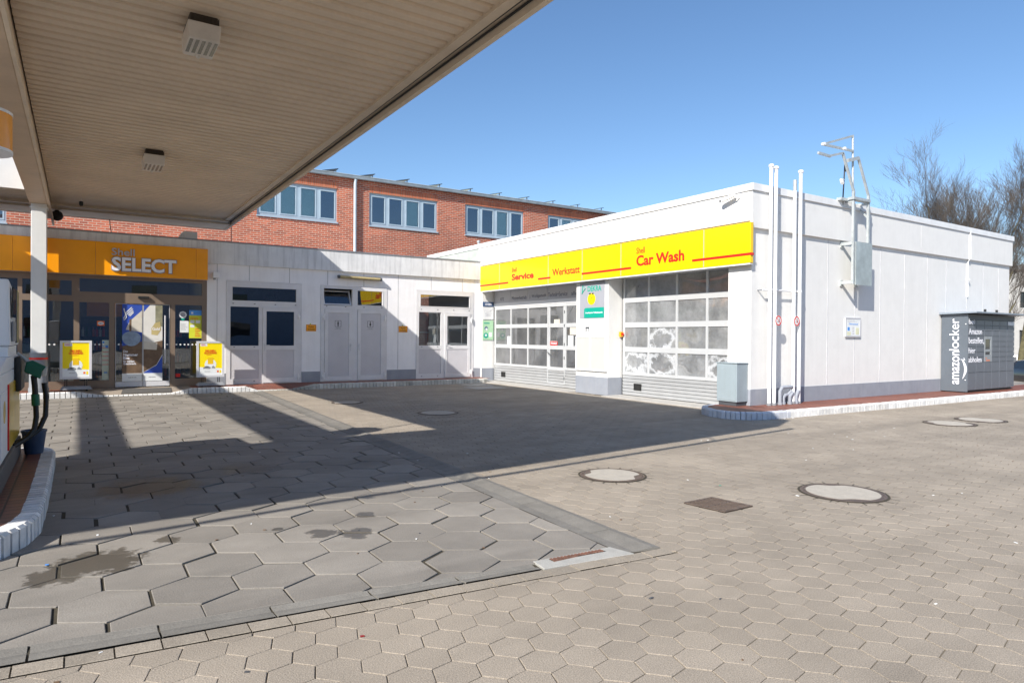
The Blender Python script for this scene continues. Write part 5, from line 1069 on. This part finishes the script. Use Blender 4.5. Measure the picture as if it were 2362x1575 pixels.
mb = MB(); mb.box(-10, -.962, 18.60, 18.69, 4.75, 6.9); mb.build('white_upstand', 'column', can)
for xa, xb in ((-6.4, -6.05), (-4.1, -3.3), (-9.0, -8.3)): mb = MB(); mb.box(xa, xb, 6.52, 18.58, 4.95, 5.15); mb.build('shadow_bar', 'beam', can)  # unseen bars added in the canopy gap to throw dark bands on the ground
mb = MB(); mb.cyl((-9, fy(-9)-.33, 4.92), (3.7, fy(3.7)-.33, 4.92), .04)
for x in (-8, -3, 1.5): mb.cyl((x, fy(x)-.33, 4.92), (x, fy(x)+.03, 5.2), .012)
mb.build('roof_rail', 'steel', can)
for y_ in (19.0, 6.2):
    mb = MB(); mb.box(-.93, -.63, y_-.15, y_+.15, ZP if y_ > 18 else .155, 4.499); mb.build('column', 'column', can, bevel=.012)
mb = MB(); mb.box(-.96, -.60, 18.82, 19.18, 4.40, 4.42); mb.build('column_cap', 'column', can)
# canopy lights
def clamp(x0, x1, y0, y1, lab):
    t = thing('canopy_light', lab, 'lamp', ((x0+x1)/2, (y0+y1)/2, 4.6), 'square lamps under the canopy'); L_ = 4.62
    mb = MB(); mb.hull([(x0, y0, L_), (x1, y0, L_), (x1, y1, L_), (x0, y1, L_)], [(x0-.015, y0-.02, 4.80), (x1+.015, y0-.02, 4.80), (x1+.015, y1, 4.80), (x0-.015, y1, 4.80)]); mb.build('housing', 'lamp', t, bevel=.012)
    mb = MB()
    for i in range(22): xx = x0+.01+(x1-x0-.02)*i/21; mb.box(xx-.0025, xx+.0025, y0+.0, y1, 4.80, 4.88)
    mb.box(x0+.02, x1-.02, y0+.04, y1-.02, 4.802, 4.90); mb.build('cooling_fins', 'soot', t)
    lm = mat('led_lens_%s' % lab[:4], (.25, .24, .21), .2, vary=.5, scale=55)
    for i in range(5):
        xx = x0+(x1-x0)*(i+.5)/5; MB().box(xx-.017, xx+.017, y0+.03, y1-.11, L_-.003, L_-.0005).build('led_strip', lm, t)
    mb = MB(); mb.lathe(((x0+x1)/2, y1-.05, L_-.03), [(.012, 0), (.024, .012), (.024, .03)], 14); mb.build('sensor', 'lamp', t)
    return t
clamp(.96, 1.26, 7.72, 8.24, 'nearer square lamp under the canopy'); clamp(1.0, 1.32, 13.85, 14.5, 'farther square lamp under the canopy')
t = thing('loudspeaker', 'round black loudspeaker on the back edge of the canopy beside the beam', 'loudspeaker', (-.55, 21.9, 4.6)); mb = MB(); mb.lathe((-.50, 21.6, 4.54), [(.03, -.02), (.11, .02), (.15, .1), (.12, .2), (.04, .26)], 20); mb.build('horn', 'black', t, smooth=True); mb = MB(); mb.cyl((-.5, 21.6, 4.79), (-.5, 21.6, 4.82), .03); mb.build('mount', 'mgrey', t)
t = thing('dome_camera', 'small dark camera hanging from the canopy ceiling near the back edge', 'camera', (.04, 19.9, 4.7)); mb = MB(); mb.lathe((.04, 19.9, 4.72), [(.02, -.02), (.045, .01), (.045, .09), (.03, .1)], 14); mb.build('body', 'black', t); mb = MB(); mb.cyl((.04, 19.9, 4.82), (.04, 19.9, 4.93), .01); mb.build('stem', 'lamp', t)
mb = MB(); mb.tube([(.73, 22.46, 4.92), (.74, 22.4, 4.7), (.76, 22.55, 4.55), (.85, 23.2, 4.4), (.95, 23.6, 4.2)], .012, 6); o = mb.build('hanging_cable', 'black'); tag(o, 'thin black cable hanging from the canopy edge to the shop roof', 'cable')
t = thing('pump_number_sign', 'round yellow drum sign with white rims hanging at the left edge', 'sign', (-.80, 8.1, 3.2))
mb = MB(); mb.cyl((-.83, 8.1, 3.26), (-.83, 8.1, 3.60), .285, n=40); mb.build('drum', 'yelloworange', t, smooth=True)
for z in (3.235, 3.598): MB().cyl((-.83, 8.1, z), (-.83, 8.1, z+.027), .29, n=40).build('rim', 'white', t, smooth=True)
mb = MB(); mb.cyl((-.83, 7.95, 3.6), (-.83, 7.95, 4.5), .02); mb.build('hanger', 'white', t)
# litter bin round the column
t = thing('column_bin', 'grey sleeve bin with a red band at the foot of the white column', 'bin', (-.78, 19, ZP))
mb = MB(); mb.lathe((-.78, 18.93, ZP), [(.20, 0), (.20, .10), (.185, .12), (.175, .92)], 28); mb.build('sleeve', 'mgrey', t, smooth=True); mb = MB(); mb.lathe((-.78, 18.93, ZP), [(.182, .76), (.182, .81)], 28); mb.build('red_band', 'red', t, smooth=True)
# ------------------------------------------------------------------ roof things
t = thing('air_conditioner', 'small white rooftop unit on the shop roof behind the sign', 'roof unit', (2.55, 20.4, 3.99)); mb = MB(); mb.box(2.40, 2.74, 20.2, 20.6, 4.08, 4.34); mb.build('housing', 'white', t, bevel=.01); mb = MB(); mb.box(2.42, 2.46, 20.22, 20.58, 3.99, 4.08); mb.box(2.66, 2.70, 20.22, 20.58, 3.99, 4.08); mb.build('feet', 'steel', t); mb = MB(); mb.hull([(2.28, 20.2, 4.16), (2.398, 20.2, 4.16), (2.398, 20.6, 4.16), (2.28, 20.6, 4.16)], [(2.36, 20.2, 4.3), (2.398, 20.2, 4.3), (2.398, 20.6, 4.3), (2.36, 20.6, 4.3)]); mb.build('duct', 'white', t)
t = thing('roof_flue', 'short steel flue above the corner where the two buildings meet', 'flue', (12.3, 20.9, 4.5)); mb = MB(); mb.cyl((12.3, 21.2, 4.1), (12.3, 21.2, 4.97), .04, n=12); mb.cyl((12.3, 21.2, 4.97), (12.3, 21.2, 5.03), .06, n=12); mb.cyl((12.3, 21.2, 4.7), (12.3, 21.2, 4.85), .055, n=12); mb.build('pipe', 'steel', t, smooth=True)
# ------------------------------------------------------------------ brick building
YB = 28.
bb = thing('brick_building', 'long red brick building with blue-grey windows behind the shop', 'building', (15, YB, 0))
wins = [(5.97, 9.25, 6.34, 7.78), (10.69, 14.02, 6.37, 7.80), (15.50, 18.88, 6.40, 7.85), (20.4, 23.7, 6.4, 7.86), (25.1, 28.4, 6.4, 7.86), (1.0, 4.3, 6.34, 7.78), (-5.2, -2.05, 5.2, 6.6)]
mb = MB(); mb.grid('y', -14, 40, 0, 8.30, YB, YB+.3, [(a, b, c, d) for a, b, c, d in wins]); mb.build('wall', 'brick', bb)
mb = MB(); mb.box(-14, -13.7, YB+.3, YB+10, 0, 8.3); mb.box(39.7, 40, YB+.3, YB+10, 0, 8.3); mb.box(-14, 40, YB+10, YB+10.3, 0, 8.3); mb.build('rear_walls', 'brick', bb)
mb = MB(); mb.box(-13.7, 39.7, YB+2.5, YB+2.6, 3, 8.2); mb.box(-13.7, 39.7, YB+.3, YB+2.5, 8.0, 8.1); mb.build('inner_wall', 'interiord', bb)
mb = MB(); mb.box(-14.2, 40.2, YB-.12, YB+10.4, 8.31, 8.40); mb.build('roof', 'dgrey', bb)
parts('window_lintel', 'soldier', bb, [(a, b, YB-.012, YB-.002, d, d+.27) for a, b, c, d in wins[:6]])
mb = MB(); mb.box(-14.2, 40.2, YB-.24, YB-.122, 8.27, 8.40); mb.build('gutter', 'gutterz', bb, bevel=.02)
mb = MB(); mb.box(-14.2, 40.2, YB-.25, YB-.10, 8.402, 8.425); mb.build('roof_edge', mat('edge_pale', (.45, .5, .52), .5), bb)
mb = MB(); mb.tube([(10.0, YB-.18, 8.27), (10.0, YB-.12, 8.1), (10.0, YB-.12, 3)], .065, 12); mb.build('downpipe', mat('downpipe', (.50, .58, .62), .5), bb, smooth=True)
parts('expansion_joint', mat('joint_brick', (.10, .04, .03), .9), bb, [(5.0, 5.03, YB-.004, YB+.002, 3, 8.2)])
BL = ((0, 0), (0, 1), (0, 2), (1, 2), (2, 2), (3, 1), (4, 0))
for wi, (a, b, c, d) in enumerate(wins):
    n = 4; W = (b-a); hs = [(a+.10+W*i/n-(.02 if i else 0), a+W*(i+1)/n-.06, c+.11, d-.10) for i in range(n)]
    mb = MB(); mb.grid('y', a, b, c, d, YB+.06, YB+.14, hs); wf = mb.build('window_frame', 'winframe', bb, bevel=.008)
    for i, h_ in enumerate(hs):
        mb = MB(); mb.grid('y', h_[0], h_[1], h_[2], h_[3], YB+.045, YB+.10, [(h_[0]+.045, h_[1]-.045, h_[2]+.05, h_[3]-.05)]); mb.build('casement', 'winframe', wf)
        pane('y', h_[0]+.045, h_[1]-.045, h_[2]+.05, h_[3]-.05, YB+.085, 'glassclear' if (wi, i) in BL else 'glassoff', wf)
        if (wi, i) in BL: mb = MB(); mb.box(h_[0]+.03, h_[1]-.03, YB+.16, YB+.17, c+.1, d-.1); mb.build('blind', 'blind', wf)
    mb = MB(); mb.box(a-.03, b+.03, YB-.05, YB+.06, c-.05, c-.002); mb.build('sill', 'winframe', bb)
t0 = thing('solar_panel', 'dark tilted solar panel on the brick building roof, leftmost of the row in view', 'solar panel', (8.95, YB+.9, 8.40), 'solar panels along the brick building roof')
mb = MB(); mb.hull([(8.55, YB+.1, 8.48), (9.33, YB+.1, 8.66), (9.33, YB+1.9, 8.66), (8.55, YB+1.9, 8.48)], [(8.55, YB+.1, 8.50), (9.33, YB+.1, 8.69), (9.33, YB+1.9, 8.69), (8.55, YB+1.9, 8.50)]); mb.build('panel', 'solar', t0)
mb = MB(); mb.box(9.24, 9.27, YB+.2, YB+.24, 8.40, 8.645); mb.box(8.62, 8.65, YB+.2, YB+.24, 8.40, 8.49); mb.box(8.62, 9.27, YB+.2, YB+.24, 8.402, 8.42); mb.build('rack', 'steel', t0)
ordn = ['second', 'third', 'fourth', 'fifth', 'sixth', 'seventh', 'eighth', 'ninth', 'tenth']
for i in range(9): dup(t0, (8.95+1.66*(i+1), YB+.9, 8.40), 'dark tilted solar panel, %s from the left along the brick building roof' % ordn[i])
# ------------------------------------------------------------------ fuel pump
fp = thing('fuel_pump', 'white and yellow fuel pump with a green nozzle on the island', 'fuel pump', (-.9, 8.3, .157))
xr = -.56
mb = MB(); mb.box(-1.6, xr+.02, 6.6, 9.25, .157, .36); mb.build('plinth', mat('pump_plinth', (.07, .075, .08), .5), fp, bevel=.01)
mb = MB(); mb.hull([(-1.5, 6.75, .36), (xr, 6.75, .36), (xr, 9.2, .36), (-1.5, 9.2, .36)], [(-1.5, 6.75, 1.14), (xr, 6.75, 1.14), (xr, 9.2, 1.14), (-1.5, 9.2, 1.14)]); mb.build('lower_body', 'white', fp, bevel=.015)
mb = MB(); mb.hull([(-1.5, 6.8, 1.142), (xr, 6.8, 1.142), (xr, 9.15, 1.142), (-1.5, 9.15, 1.142)], [(-1.45, 7.75, 1.27), (xr, 7.75, 1.27), (xr, 9.15, 1.27), (-1.45, 9.15, 1.27)]); mb.build('shelf', 'white', fp, bevel=.01)
mb = MB(); mb.box(-1.4, xr-.02, 8.12, 9.16, 1.272, 1.37); mb.build('speaker_band', 'white', fp)
mb = MB()
for i in range(9):
    for j in range(3): mb.cyl((-.72-.03*i+.015*(j % 2), 8.121, 1.30+.025*j), (-.72-.03*i+.015*(j % 2), 8.115, 1.30+.025*j), .010, n=6)
mb.build('speaker_holes', 'dgrey', fp)
mb = MB(); mb.hull([(-1.4, 8.1, 1.375), (xr, 8.1, 1.375), (xr, 9.2, 1.375), (-1.4, 9.2, 1.375)], [(-1.4, 8.1, 2.03), (xr-.01, 8.1, 2.03), (xr-.05, 9.2, 1.99), (-1.4, 9.2, 1.99)]); mb.build('upper_cabinet', 'white', fp, bevel=.02)
mb = MB(); mb.box(xr, xr+.012, 8.25, 8.62, 1.66, 1.96); mb.build('display', 'darkglass', fp); mb = MB(); mb.box(xr, xr+.014, 8.25, 8.6, 1.42, 1.62); mb.build('keypad', 'mgrey', fp)
for i, yy in enumerate((8.72, 8.86, 9.0)): mb = MB(); mb.box(xr, xr+.010, yy, yy+.05, 1.4, 1.96); mb.build('brass_strip', 'gold' if i else 'dgrey', fp)
mb = MB(); mb.box(xr+.001, xr+.012, 7.85, 9.15, .40, 1.02); mb.build('yellow_panel', 'pumpyellow', fp); mb = MB(); mb.box(xr+.001, xr+.014, 7.80, 7.845, .40, 1.02); mb.build('red_edge', 'red', fp)
mb = MB(); mb.box(xr+.001, xr+.008, 7.1, 7.7, .42, .98); mb.build('white_panel', 'white', fp)
mb = MB(); mb.hull([(xr+.003, 7.4+.09*math.cos(a), .80+.1*math.sin(a)) for a in np.linspace(0, 6.28, 16, endpoint=False)], [(xr+.011, 7.4+.09*math.cos(a), .80+.1*math.sin(a)) for a in np.linspace(0, 6.28, 16, endpoint=False)]); mb.build('round_emblem', 'pumpyellow', fp)
mb = MB(); mb.box(xr+.001, xr+.06, 8.55, 9.1, .90, 1.26); mb.build('nozzle_holster', 'black', fp, bevel=.02)
def nozzle(yy, lab):
    mb = MB()
    mb.tube([(xr+.02, yy, 1.30), (xr+.07, yy, 1.25), (xr+.13, yy, 1.18)], [.014, .016, .02], 10); mb.build('spout', 'steel', fp, smooth=True)
    mb = MB(); mb.hull([(xr+.10, yy-.035, 1.20), (xr+.15, yy-.035, 1.22), (xr+.15, yy+.035, 1.22), (xr+.10, yy+.035, 1.20)], [(xr+.24, yy-.035, 1.10), (xr+.27, yy-.035, 1.15), (xr+.27, yy+.035, 1.15), (xr+.24, yy+.035, 1.10)])
    mb.hull([(xr+.08, yy-.04, 1.10), (xr+.22, yy-.04, 1.02), (xr+.22, yy+.04, 1.02), (xr+.08, yy+.04, 1.10)], [(xr+.10, yy-.04, 1.21), (xr+.24, yy-.04, 1.13), (xr+.24, yy+.04, 1.13), (xr+.10, yy+.04, 1.21)]); mb.build('nozzle_body', 'pumpgreen', fp, bevel=.01)
    mb = MB(); mb.hull([(xr+.235, yy-.03, 1.04), (xr+.27, yy-.03, 1.05), (xr+.27, yy+.03, 1.05), (xr+.235, yy+.03, 1.04)], [(xr+.235, yy-.03, 1.14), (xr+.28, yy-.03, 1.15), (xr+.28, yy+.03, 1.15), (xr+.235, yy+.03, 1.14)]); mb.build('nozzle_cap', 'postercream', fp, bevel=.008)
    mb = MB(); mb.tube([(xr+.16, yy, 1.06), (xr+.17, yy, .96), (xr+.175, yy, .86)], .028, 12); mb.build('black_grip', 'rubber', fp, smooth=True)
    mb = MB(); mb.cyl((xr+.175, yy, .86), (xr+.18, yy, .74), .038, n=14); mb.build('hose_sleeve', 'pumpgreen', fp, smooth=True)
    mb = MB(); mb.tube([(xr+.18, yy, .74), (xr+.185, yy-.01, .62), (xr+.17, yy-.03, .50), (xr+.12, yy-.07, .42), (xr+.06, yy-.12, .38), (xr+.0, yy-.2, .35)], .026, 12); mb.build('hose', 'rubber', fp, smooth=True)
nozzle(8.65, 'a')
mb = MB(); mb.tube([(xr+.24, 8.95, .96), (xr+.26, 8.95, .80), (xr+.255, 8.93, .60), (xr+.2, 8.88, .46), (xr+.1, 8.8, .38), (xr, 8.7, .35)], .026, 12); mb.build('hose', 'rubber', fp, smooth=True)
t = thing('bucket', 'dark blue plastic bucket on the island behind the fuel pump', 'bucket', (-.42, 9.2, .157)); mb = MB()
mb.lathe((-.42, 9.2, .157), [(.085, 0), (.088, .01), (.115, .24), (.123, .24), (.123, .262), (.108, .262), (.084, .03)], 28); mb.build('pail', 'bucket', t, smooth=True)
mb = MB(); mb.tube([(-.42+.12*math.cos(a), 9.2-.02, .41-.05*math.sin(a)) for a in np.linspace(0, math.pi, 10)], .004, 6); mb.build('handle', 'steel', t)
# ------------------------------------------------------------------ cars
def car(name, label, loc, rz, paint, L=4.1, W=1.7, H=1.42, van=False, plate='', plate_side=-1):
    t = thing(name, label, 'van' if van else 'car', (0, 0, 0)); h = W/2
    # stations from rear (y=-L/2) to front: (y, z_low, z_belt, z_roof, roof half width factor)
    if van: st = [(-.5, .4, .95, 1.0, .9), (-.49, .35, 1.1, H*.97, .82), (-.3, .3, 1.1, H, .8), (.1, .3, 1.05, H, .8), (.28, .3, 1.0, H*.93, .8), (.40, .32, .95, 1.0, .9), (.49, .35, .75, .8, .85), (.5, .4, .6, .62, .8)]
    else: st = [(-.5, .38, .72, .80, .85), (-.485, .3, .88, .93, .86), (-.40, .26, .95, H*.88, .74), (-.28, .25, .95, H*.985, .72), (.0, .25, .94, H, .72), (.10, .25, .92, H*.97, .73), (.26, .26, .88, .93, .86), (.42, .28, .78, .81, .85), (.49, .32, .62, .66, .8), (.5, .4, .5, .52, .75)]
    mb = MB(); n = 0
    for (y, zl, zb, zr, rf) in st:
        yy = y*L; tap = 1-.12*max(0, abs(y)-.36)/.14
        mb.v += [(-h*.86*tap, yy, zl), (-h*.98*tap, yy, zl+.12), (-h*tap, yy, (zl+zb)/2), (-h*.95*tap, yy, zb), (-h*rf*tap*.98, yy, zr-.03), (-h*rf*tap*.8, yy, zr), (h*rf*tap*.8, yy, zr), (h*rf*tap*.98, yy, zr-.03), (h*.95*tap, yy, zb), (h*tap, yy, (zl+zb)/2), (h*.98*tap, yy, zl+.12), (h*.86*tap, yy, zl)]
    for i in range(len(st)-1):
        for k in range(12): j = (k+1) % 12; mb.face([i*12+k, (i+1)*12+k, (i+1)*12+j, i*12+j])
    mb.face([k for k in range(12)]); mb.face([(len(st)-1)*12+k for k in reversed(range(12))])
    mb.build('body', paint, t, smooth=True)
    s2 = st[1 if van else 2]
    # rear window, side windows
    mb = MB(); zb, zr = s2[2], s2[3]
    if van: mb.hull([(-h*.72, -.494*L-.01, 1.12), (h*.72, -.494*L-.01, 1.12), (h*.66, -.49*L-.01, H*.9), (-h*.66, -.49*L-.01, H*.9)], [(-h*.72, -.494*L+.03, 1.12), (h*.72, -.494*L+.03, 1.12), (h*.66, -.49*L+.03, H*.9), (-h*.66, -.49*L+.03, H*.9)])
    else: mb.hull([(-h*.74, -.472*L-.02, .95), (h*.74, -.472*L-.02, .95), (h*.62, -.40*L-.035, H*.86), (-h*.62, -.40*L-.035, H*.86)], [(-h*.74, -.45*L, .95), (h*.74, -.45*L, .95), (h*.62, -.38*L, H*.86), (-h*.62, -.38*L, H*.86)])
    mb.build('rear_window', 'darkglass', t)
    for s in (-1, 1):
        mb = MB(); xs_ = lambda z: s*(h*.955-(z-.94)/(H-.94)*h*.235+.006)
        for a, b in ((-.36, -.13), (-.11, .10)):
            q = [(a*L, .98), (b*L, .98), ((b if b < .05 else b-.06)*L, H*.93), ((a+.03 if a < -.3 else a)*L, H*.93)]
            mb.hull([(xs_(z), y, z) for y, z in q][::s], [(xs_(z)-s*.03, y, z) for y, z in q][::s])
        mb.build('side_window', 'darkglass', t)
    for s in (-1, 1):
        mb = MB(); mb.box(s*h*.66, s*h*.90, -.5*L-.015, -.48*L, .70 if not van else .8, .90 if not van else 1.05); mb.build('tail_lamp', 'tail', t, bevel=.01)
        mb = MB(); mb.box(s*h*.66, s*h*.9, -.5*L-.014, -.48*L, .62, .695); mb.build('indicator', 'amber', t)
        mb = MB(); mb.box(s*h*.55, s*h*.85, .47*L, .495*L, .58, .70); mb.build('headlight', 'paper', t, bevel=.01)
        for yy in (-.31*L, .31*L):
            mb = MB(); mb.cyl((s*h*.80, yy, .30), (s*h*1.005, yy, .30), .30, n=24); w_ = mb.build('wheel', 'rubber', t, smooth=True); mb = MB(); mb.cyl((s*h*1.0, yy, .30), (s*h*1.012, yy, .30), .19, n=20); mb.build('rim', 'steel', w_)
    mb = MB(); mb.box(-h*.9, h*.9, -.5*L-.05, -.46*L, .36, .55); mb.build('rear_bumper', 'dgrey' if paint == 'carred' else paint, t, bevel=.02)
    mb = MB(); mb.box(-.26, .26, -.5*L-.065, -.5*L-.045, .58, .69); mb.build('number_plate', 'paper', t)
    if plate:
        o = text(plate, 'y', -.2, .60, .42, .07, -.5*L-.0655, 'black', t, th=.002)
    mb = MB(); mb.box(-.26, -.22, -.5*L-.068, -.5*L-.0655, .58, .69); mb.build('plate_band', 'bluel', t)
    t.location = loc; t.rotation_euler = (0, 0, rz)
    return t
car('parked_car', 'red car parked inside the workshop, its tail seen through the door panes', (15.2, 16.75, .015), R(-80), 'carred', plate='RZ 2018')
car('parked_car', 'dark car parked beyond the parcel locker at the right edge', (44.4, 15.15, -1.01), R(-38), 'cardark', L=4.3, W=1.75, H=1.46)
car('parked_car', 'pale silver car parked behind the dark car at the right edge', (51.5, 19.0, -1.01), R(20), 'carwhite', L=4.4, W=1.78, H=1.6)
# workshop and wash interior
t = thing('wash_machine', 'blue and grey washing brush gantry dimly seen inside the wash bay', 'machine', (15.5, 11.5, .015))
mb = MB(); mb.box(15, 15.5, 9.6, 9.9, .015, 3.2); mb.box(15, 15.5, 13.0, 13.3, .015, 3.2); mb.box(15, 15.5, 9.9, 13.0, 2.8, 3.2); mb.build('gantry', 'mgrey', t); mb = MB()
for y_ in (10.4, 12.5): mb.lathe((14.8, y_, .3), [(.1, 0), (.42, .1), (.42, 1.6), (.1, 1.7)], 20)
mb.build('brush', 'blue', t)
# ------------------------------------------------------------------ far building and trees
t = thing('far_building', 'pale rendered building far behind the bare trees at the right', 'building', (80, 30, -1.0))
mb = MB(); mb.grid('x', 10, 62, -1, 8.2, 74, 74.4, [(y_, y_+1.6, z, z+1.5) for y_ in np.arange(12, 60, 3.2) for z in (1.0, 4.6)]); mb.box(74.4, 90, 10, 62, -1, 8.2); mb.build('wall', 'farwhite', t)
mb = MB(); mb.box(73.6, 90.4, 9.6, 62.4, 8.2, 8.6); mb.build('roof', 'mgrey', t)
for y_ in np.arange(12, 60, 3.2):
    for z in (1.0, 4.6): mb = MB(); mb.box(74.2, 74.3, y_, y_+1.6, z, z+1.5); mb.build('window', 'darkglass', t)
def tree(x, y, zb, H, seed, label, r0=.2, spread=.5, dens=6, twig=.012, stems=1, lean=(0, 0), maxd=5):
    rd = random.Random(seed); t = thing('bare_tree', label, 'tree', (x, y, zb), 'bare winter trees')
    tr = MB(); cr = MB()
    def grow(p, d, L, r, depth):
        n = 4 if depth < 3 else 3; pts = [p]; dd = d.copy(); rs = [r]
        for i in range(n):
            dd = (dd+Vector((rd.gauss(0, .11), rd.gauss(0, .11), rd.gauss(.05, .05)))*(1+.3*depth)*.6).normalized(); pts.append(pts[-1]+dd*L/n); rs.append(r*(1-.45*(i+1)/n))
        (tr if depth < 2 else cr).tube(pts, rs, 7 if depth < 2 else (5 if depth == 2 else 3))
        if depth >= maxd: return
        k = dens if depth < maxd-1 else dens+1
        for i in range(k):
            u = .22+.78*(i+rd.random()*.8)/k; u = min(u, .99); j = int(u*n); q = pts[j].lerp(pts[j+1], u*n-j); rr = rs[j]*.62
            az = rd.uniform(0, 2*math.pi); a = dd.orthogonal().normalized(); a = Quaternion(dd, az) @ a
            sp = spread*rd.uniform(.6, 1.3); nd = (dd*math.cos(sp)+a*math.sin(sp)); nd.z += .12; nd.normalize()
            grow(q, nd, L*rd.uniform(.46, .70)*(1 if depth else .95), max(rr*.75, twig*.5), depth+1)
    for s in range(stems):
        d = Vector((lean[0]+rd.gauss(0, .12)*(stems > 1), lean[1]+rd.gauss(0, .12)*(stems > 1), 1)).normalized()
        grow(Vector((x+rd.gauss(0, .15)*(stems > 1), y+rd.gauss(0, .15)*(stems > 1), zb)), d, H*.62, r0, 0)
    tr.build('trunk', 'bark', t, smooth=True); cr.build('crown', 'twig', t)
    return t
tree(46.0, 20.7, -1.0, 11.4, 11, 'leafless tree, leftmost above the side wall roof', .15, .45, 6, .009, 2)
tree(46.8, 19.0, -1.0, 11.9, 23, 'leafless tree in the middle of the three behind the side wall', .15, .42, 6, .009, 2)
tree(50.5, 18.2, -1.0, 12.3, 37, 'leafless tree with a mossy trunk at the right edge', .19, .36, 5, .010, 2)
# street side opposite (seen only in reflections)
t = thing('street_building', 'plain flat-roofed block across the street behind the viewpoint', 'building', (0, -35, 0)); mb = MB(); mb.box(-30, 70, -45, -32, 0, 9); mb.build('wall', mat('dark_street_wall', (.24, .29, .38), .9), t); mb = MB(); mb.box(-30.3, 70.3, -45.3, -31.7, 9, 9.4); mb.build('roof', 'dgrey', t)
for x in range(-28, 68, 8): mb = MB(); mb.box(x, x+2.2, -32, -31.95, 1.2, 2.8); mb.box(x, x+2.2, -32, -31.95, 4.4, 6.0); mb.build('window', 'darkglass', t)
# litter and cigarette ends on the paving
mb = MB(); rl = random.Random(4)
for i in range(90):
    x = rl.uniform(-.3, 12); y = rl.uniform(1.2, 9); a = rl.uniform(0, 3.14); s = rl.uniform(.003, .008); l = s*rl.uniform(1, 2.4)
    mb.k = rl.choice([0, 0, 0, 1, 1, 2]); c, sn = math.cos(a), math.sin(a)
    q = [(x+c*l-sn*s, y+sn*l+c*s), (x-c*l-sn*s, y-sn*l+c*s), (x-c*l+sn*s, y-sn*l-c*s), (x+c*l+sn*s, y+sn*l-c*s)]
    mb.hull([(p[0], p[1], .001) for p in q], [(p[0], p[1], .005) for p in q])
o = mb.build('litter_specks', ['paper', 'posterbrown', 'dgrey'], org=(0, 0, 0)); o['kind'] = 'stuff'; o['label'] = 'tiny scraps and cigarette ends scattered on the paving'; o['category'] = 'litter'
for (x, y, c, lab) in ((-.17, 5.25, 'bluel', 'tiny blue scrap on the slabs by the island corner'), (1.19, 3.18, 'carred', 'tiny pink scrap on the small pavers in the foreground'), (5.49, 4.52, 'teal', 'tiny green scrap between two manhole covers')):
    mb = MB(); mb.hull([(x-.011, y-.005, .002), (x+.011, y-.007, .002), (x+.01, y+.006, .002), (x-.009, y+.007, .002)], [(x-.011, y-.005, .005), (x+.011, y-.007, .006), (x+.01, y+.006, .005), (x-.009, y+.007, .007)]); tag(mb.build('paper_scrap', c), lab, 'litter')
